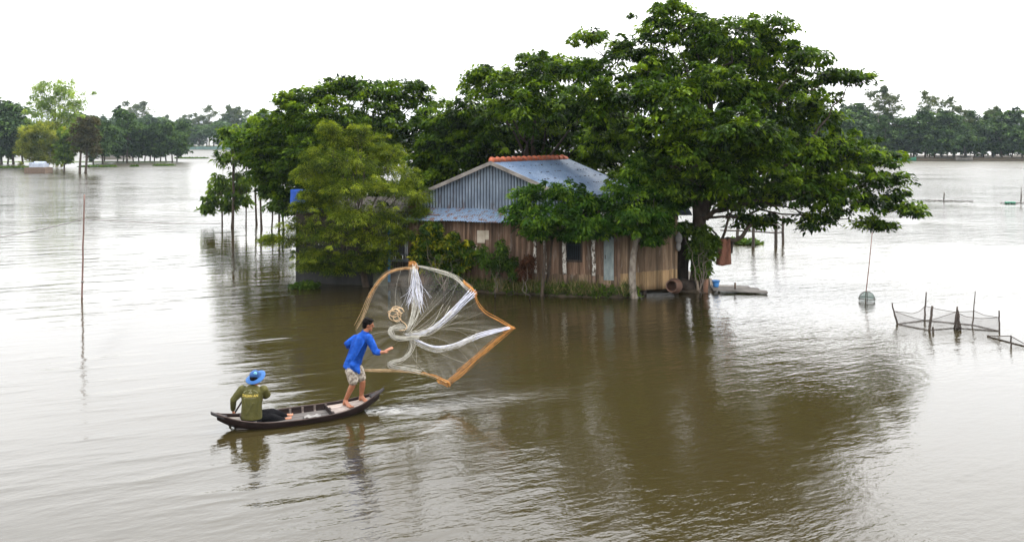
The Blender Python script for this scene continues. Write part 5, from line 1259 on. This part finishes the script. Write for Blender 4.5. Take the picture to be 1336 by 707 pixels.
# far things: tomb, boats, building, net fence
tomb = thing('brick_tomb', 'small brick tomb with a whitewashed top standing in the flood on the left', 'tomb', G(45, 226)); c = tomb.location
mb = MB(); mb.box(c + Vector((0, 1.0, .2)), (2.7, 2.0, 1.0)); mb.box(c + Vector((0, 1.0, .72)), (2.2, 1.6, .06)); mb.build('brick_base', BRICK, tomb)
mb = MB(); mb.box(c + Vector((0.05, 1.0, .98)), (1.9, 1.3, .46)); mb.box(c + Vector((-.75, 1.0, 1.28)), (.45, 1.1, .16)); mb.tube([c + Vector((-.5, 1.0, 1.2)), c + Vector((.95, 1.0, 1.17))], .3, 12); mb.build('whitewashed_top', WHITEWASH, tomb)
def small_boat(label, px, py, L, mat, rz=0):
    b = thing('moored_boat', label, 'boat', G(px, py), rz); us = np.linspace(-L / 2, L / 2, 13); mb = MB(); w = lambda u: .55 * (1 - (2 * abs(u) / L) ** 2.2) + .02; z = lambda u: .42 + .35 * (2 * abs(u) / L) ** 3
    mb.sheet([[Vector((u, -w(u), z(u))), Vector((u, -w(u) * .8, .05)), Vector((u, 0, -.12)), Vector((u, w(u) * .8, .05)), Vector((u, w(u), z(u)))] for u in us]); mb.build('hull', mat, b, True, local=True)
    mb = MB(); mb.sheet([[Vector((u, -w(u) * .93, .22)), Vector((u, w(u) * .93, .22))] for u in us]); mb.build('deck', GREYWOOD, b, local=True)
    mb = MB()
    for sg in (-1, 1): mb.tube([Vector((u, sg * w(u), z(u))) for u in us], .05, 5)
    mb.build('gunwale', mat, b, True, local=True)
small_boat('long green boat moored at the far right bank', 1180, 210.2, 4.6, GREENPAINT, .03); small_boat('small pale boat moored at the far right bank', 1258, 209.8, 3.2, GREYWOOD, -.05)
bd = thing('farm_building', 'pale-roofed building half hidden behind the flooded row on the left', 'building', G(147, 207)); c = bd.location
mb = MB(); mb.box(c + Vector((0, 2, 1.7)), (5.2, 4, 3.6)); mb.build('wall', GREYWOOD, bd)
mb = MB(); mb.sheet([[c + Vector((x, -.4, 3.45)), c + Vector((x, 2, 4.9)), c + Vector((x, 4.4, 3.45))] for x in (-3.0, 0, 3.0)], .08, (0, 0, 1)); mb.build('roof', WHITEWASH, bd)
mb = MB(); mb.box(c + Vector((-1.2, -.03, 1.8)), (.9, .05, 1.1)); mb.build('window', DARK, bd)
fn = thing('net_fence', 'pale teal net fence along the distant left shore', 'fence', G(280, 195.5)); mb = MB(); Yf = 299
mb.sheet([[Vector((x, Yf + .1 * math.sin(x), 0)), Vector((x, Yf + .1 * math.sin(x), .95 + .12 * math.sin(x * 1.3)))] for x in np.linspace(PX(235, Yf), PX(345, Yf), 40)], .02, (0, -1, 0)); mb.build('net_panel', TEALNET, fn)
mb = MB()
for x in np.linspace(PX(235, Yf), PX(345, Yf), 12): mb.tube([(x, Yf - .1, -.3), (x, Yf - .1, 1.4)], .05, 5)
mb.build('post', STAKE, fn)

# ------------------------------------------------------------------ air, light, camera
hz = MB(); hz.box((0, 1150, 20), (6400, 3200, 44)); hm = bpy.data.materials.new('haze'); hm.use_nodes = True; nt = hm.node_tree; nt.nodes.clear()
out = nt.nodes.new('ShaderNodeOutputMaterial'); pv = nt.nodes.new('ShaderNodeVolumePrincipled'); pv.inputs['Density'].default_value = .00014; pv.inputs['Color'].default_value = (.72, .88, .95, 1)
nt.links.new(pv.outputs[0], out.inputs['Volume']); tag(hz.build('haze', hm), 'thin pale haze over the floodwater', 'haze', kind='stuff')

W = bpy.data.worlds.new('World'); S.world = W; W.use_nodes = True; nt = W.node_tree; nt.nodes.clear()
EL_, AZ = math.radians(52), math.radians(35)              # sun height; azimuth measured from +Y towards +X
sky = nt.nodes.new('ShaderNodeTexSky'); sky.sky_type = 'NISHITA'; sky.sun_disc = False; sky.sun_elevation = EL_; sky.sun_rotation = AZ; sky.dust_density = 3.0; sky.air_density = 1.0
hs = nt.nodes.new('ShaderNodeHueSaturation'); hs.inputs['Saturation'].default_value = .25; nt.links.new(sky.outputs[0], hs.inputs['Color'])
tc_ = nt.nodes.new('ShaderNodeTexCoord'); mp = nt.nodes.new('ShaderNodeMapping'); mp.inputs['Scale'].default_value = (1.5, 1.5, 5); nt.links.new(tc_.outputs['Generated'], mp.inputs[0])
ns = nt.nodes.new('ShaderNodeTexNoise'); ns.inputs['Scale'].default_value = 1.6; ns.inputs['Detail'].default_value = 5; nt.links.new(mp.outputs[0], ns.inputs['Vector'])
cr = nt.nodes.new('ShaderNodeValToRGB'); cr.color_ramp.elements[0].position = .3; cr.color_ramp.elements[0].color = (.84, .85, .87, 1); cr.color_ramp.elements[1].position = .7; cr.color_ramp.elements[1].color = (1.08, 1.07, 1.05, 1); nt.links.new(ns.outputs['Fac'], cr.inputs[0])
sp = nt.nodes.new('ShaderNodeSeparateXYZ'); nt.links.new(tc_.outputs['Generated'], sp.inputs[0])
gr_ = nt.nodes.new('ShaderNodeValToRGB'); ge = gr_.color_ramp.elements; ge[0].position = 0; ge[0].color = (4.1, 4.08, 4.03, 1); ge[1].position = 1; ge[1].color = (9.4, 9.5, 9.75, 1)
for p_, c_ in ((.06, (4.7, 4.69, 4.66, 1)), (.14, (6.4, 6.4, 6.38, 1)), (.28, (7.85, 7.95, 8.15, 1)), (.45, (9.15, 9.25, 9.5, 1))):
    e_ = ge.new(p_); e_.color = c_
nt.links.new(sp.outputs[2], gr_.inputs[0])
ml = nt.nodes.new('ShaderNodeMix'); ml.data_type = 'RGBA'; ml.blend_type = 'MULTIPLY'; ml.inputs[0].default_value = 1; nt.links.new(gr_.outputs[0], ml.inputs[6]); nt.links.new(cr.outputs[0], ml.inputs[7])
mx = nt.nodes.new('ShaderNodeMix'); mx.data_type = 'RGBA'; mx.inputs[0].default_value = .92; nt.links.new(hs.outputs[0], mx.inputs[6]); nt.links.new(ml.outputs[2], mx.inputs[7])
bg = nt.nodes.new('ShaderNodeBackground'); bg.inputs['Strength'].default_value = .12; nt.links.new(mx.outputs[2], bg.inputs['Color'])
wo = nt.nodes.new('ShaderNodeOutputWorld'); nt.links.new(bg.outputs[0], wo.inputs[0])
sl = bpy.data.lights.new('sun', 'SUN'); sl.energy = 1.5; sl.angle = math.radians(11); sl.color = (1.0, .95, .86); so = bpy.data.objects.new('sun', sl); C.objects.link(so)
sd_ = Vector((math.sin(AZ) * math.cos(EL_), math.cos(AZ) * math.cos(EL_), math.sin(EL_))); so.rotation_euler = (-sd_).to_track_quat('-Z', 'Y').to_euler()

cam = bpy.data.cameras.new('camera'); co = bpy.data.objects.new('camera', cam); C.objects.link(co); S.camera = co
co.location = (0, 0, CH); co.rotation_euler = (math.pi / 2, 0, 0); cam.sensor_fit = 'HORIZONTAL'; cam.sensor_width = 36; cam.lens = F / 1336 * 36
cam.shift_y = -(353.5 - HOR) / 1336; cam.clip_end = 8000; cam.clip_start = .1
S.render.engine = 'CYCLES'; S.view_settings.view_transform = 'Standard'; S.view_settings.look = 'None'; S.view_settings.exposure = 1.93; S.view_settings.gamma = 1; S.view_settings.use_curve_mapping = False
cy = S.cycles; cy.use_denoising = True; cy.max_bounces = 6; cy.diffuse_bounces = 2; cy.glossy_bounces = 3; cy.transmission_bounces = 4; cy.transparent_max_bounces = 12; cy.volume_bounces = 0; cy.use_adaptive_sampling = True
cy.caustics_reflective = False; cy.caustics_refractive = False
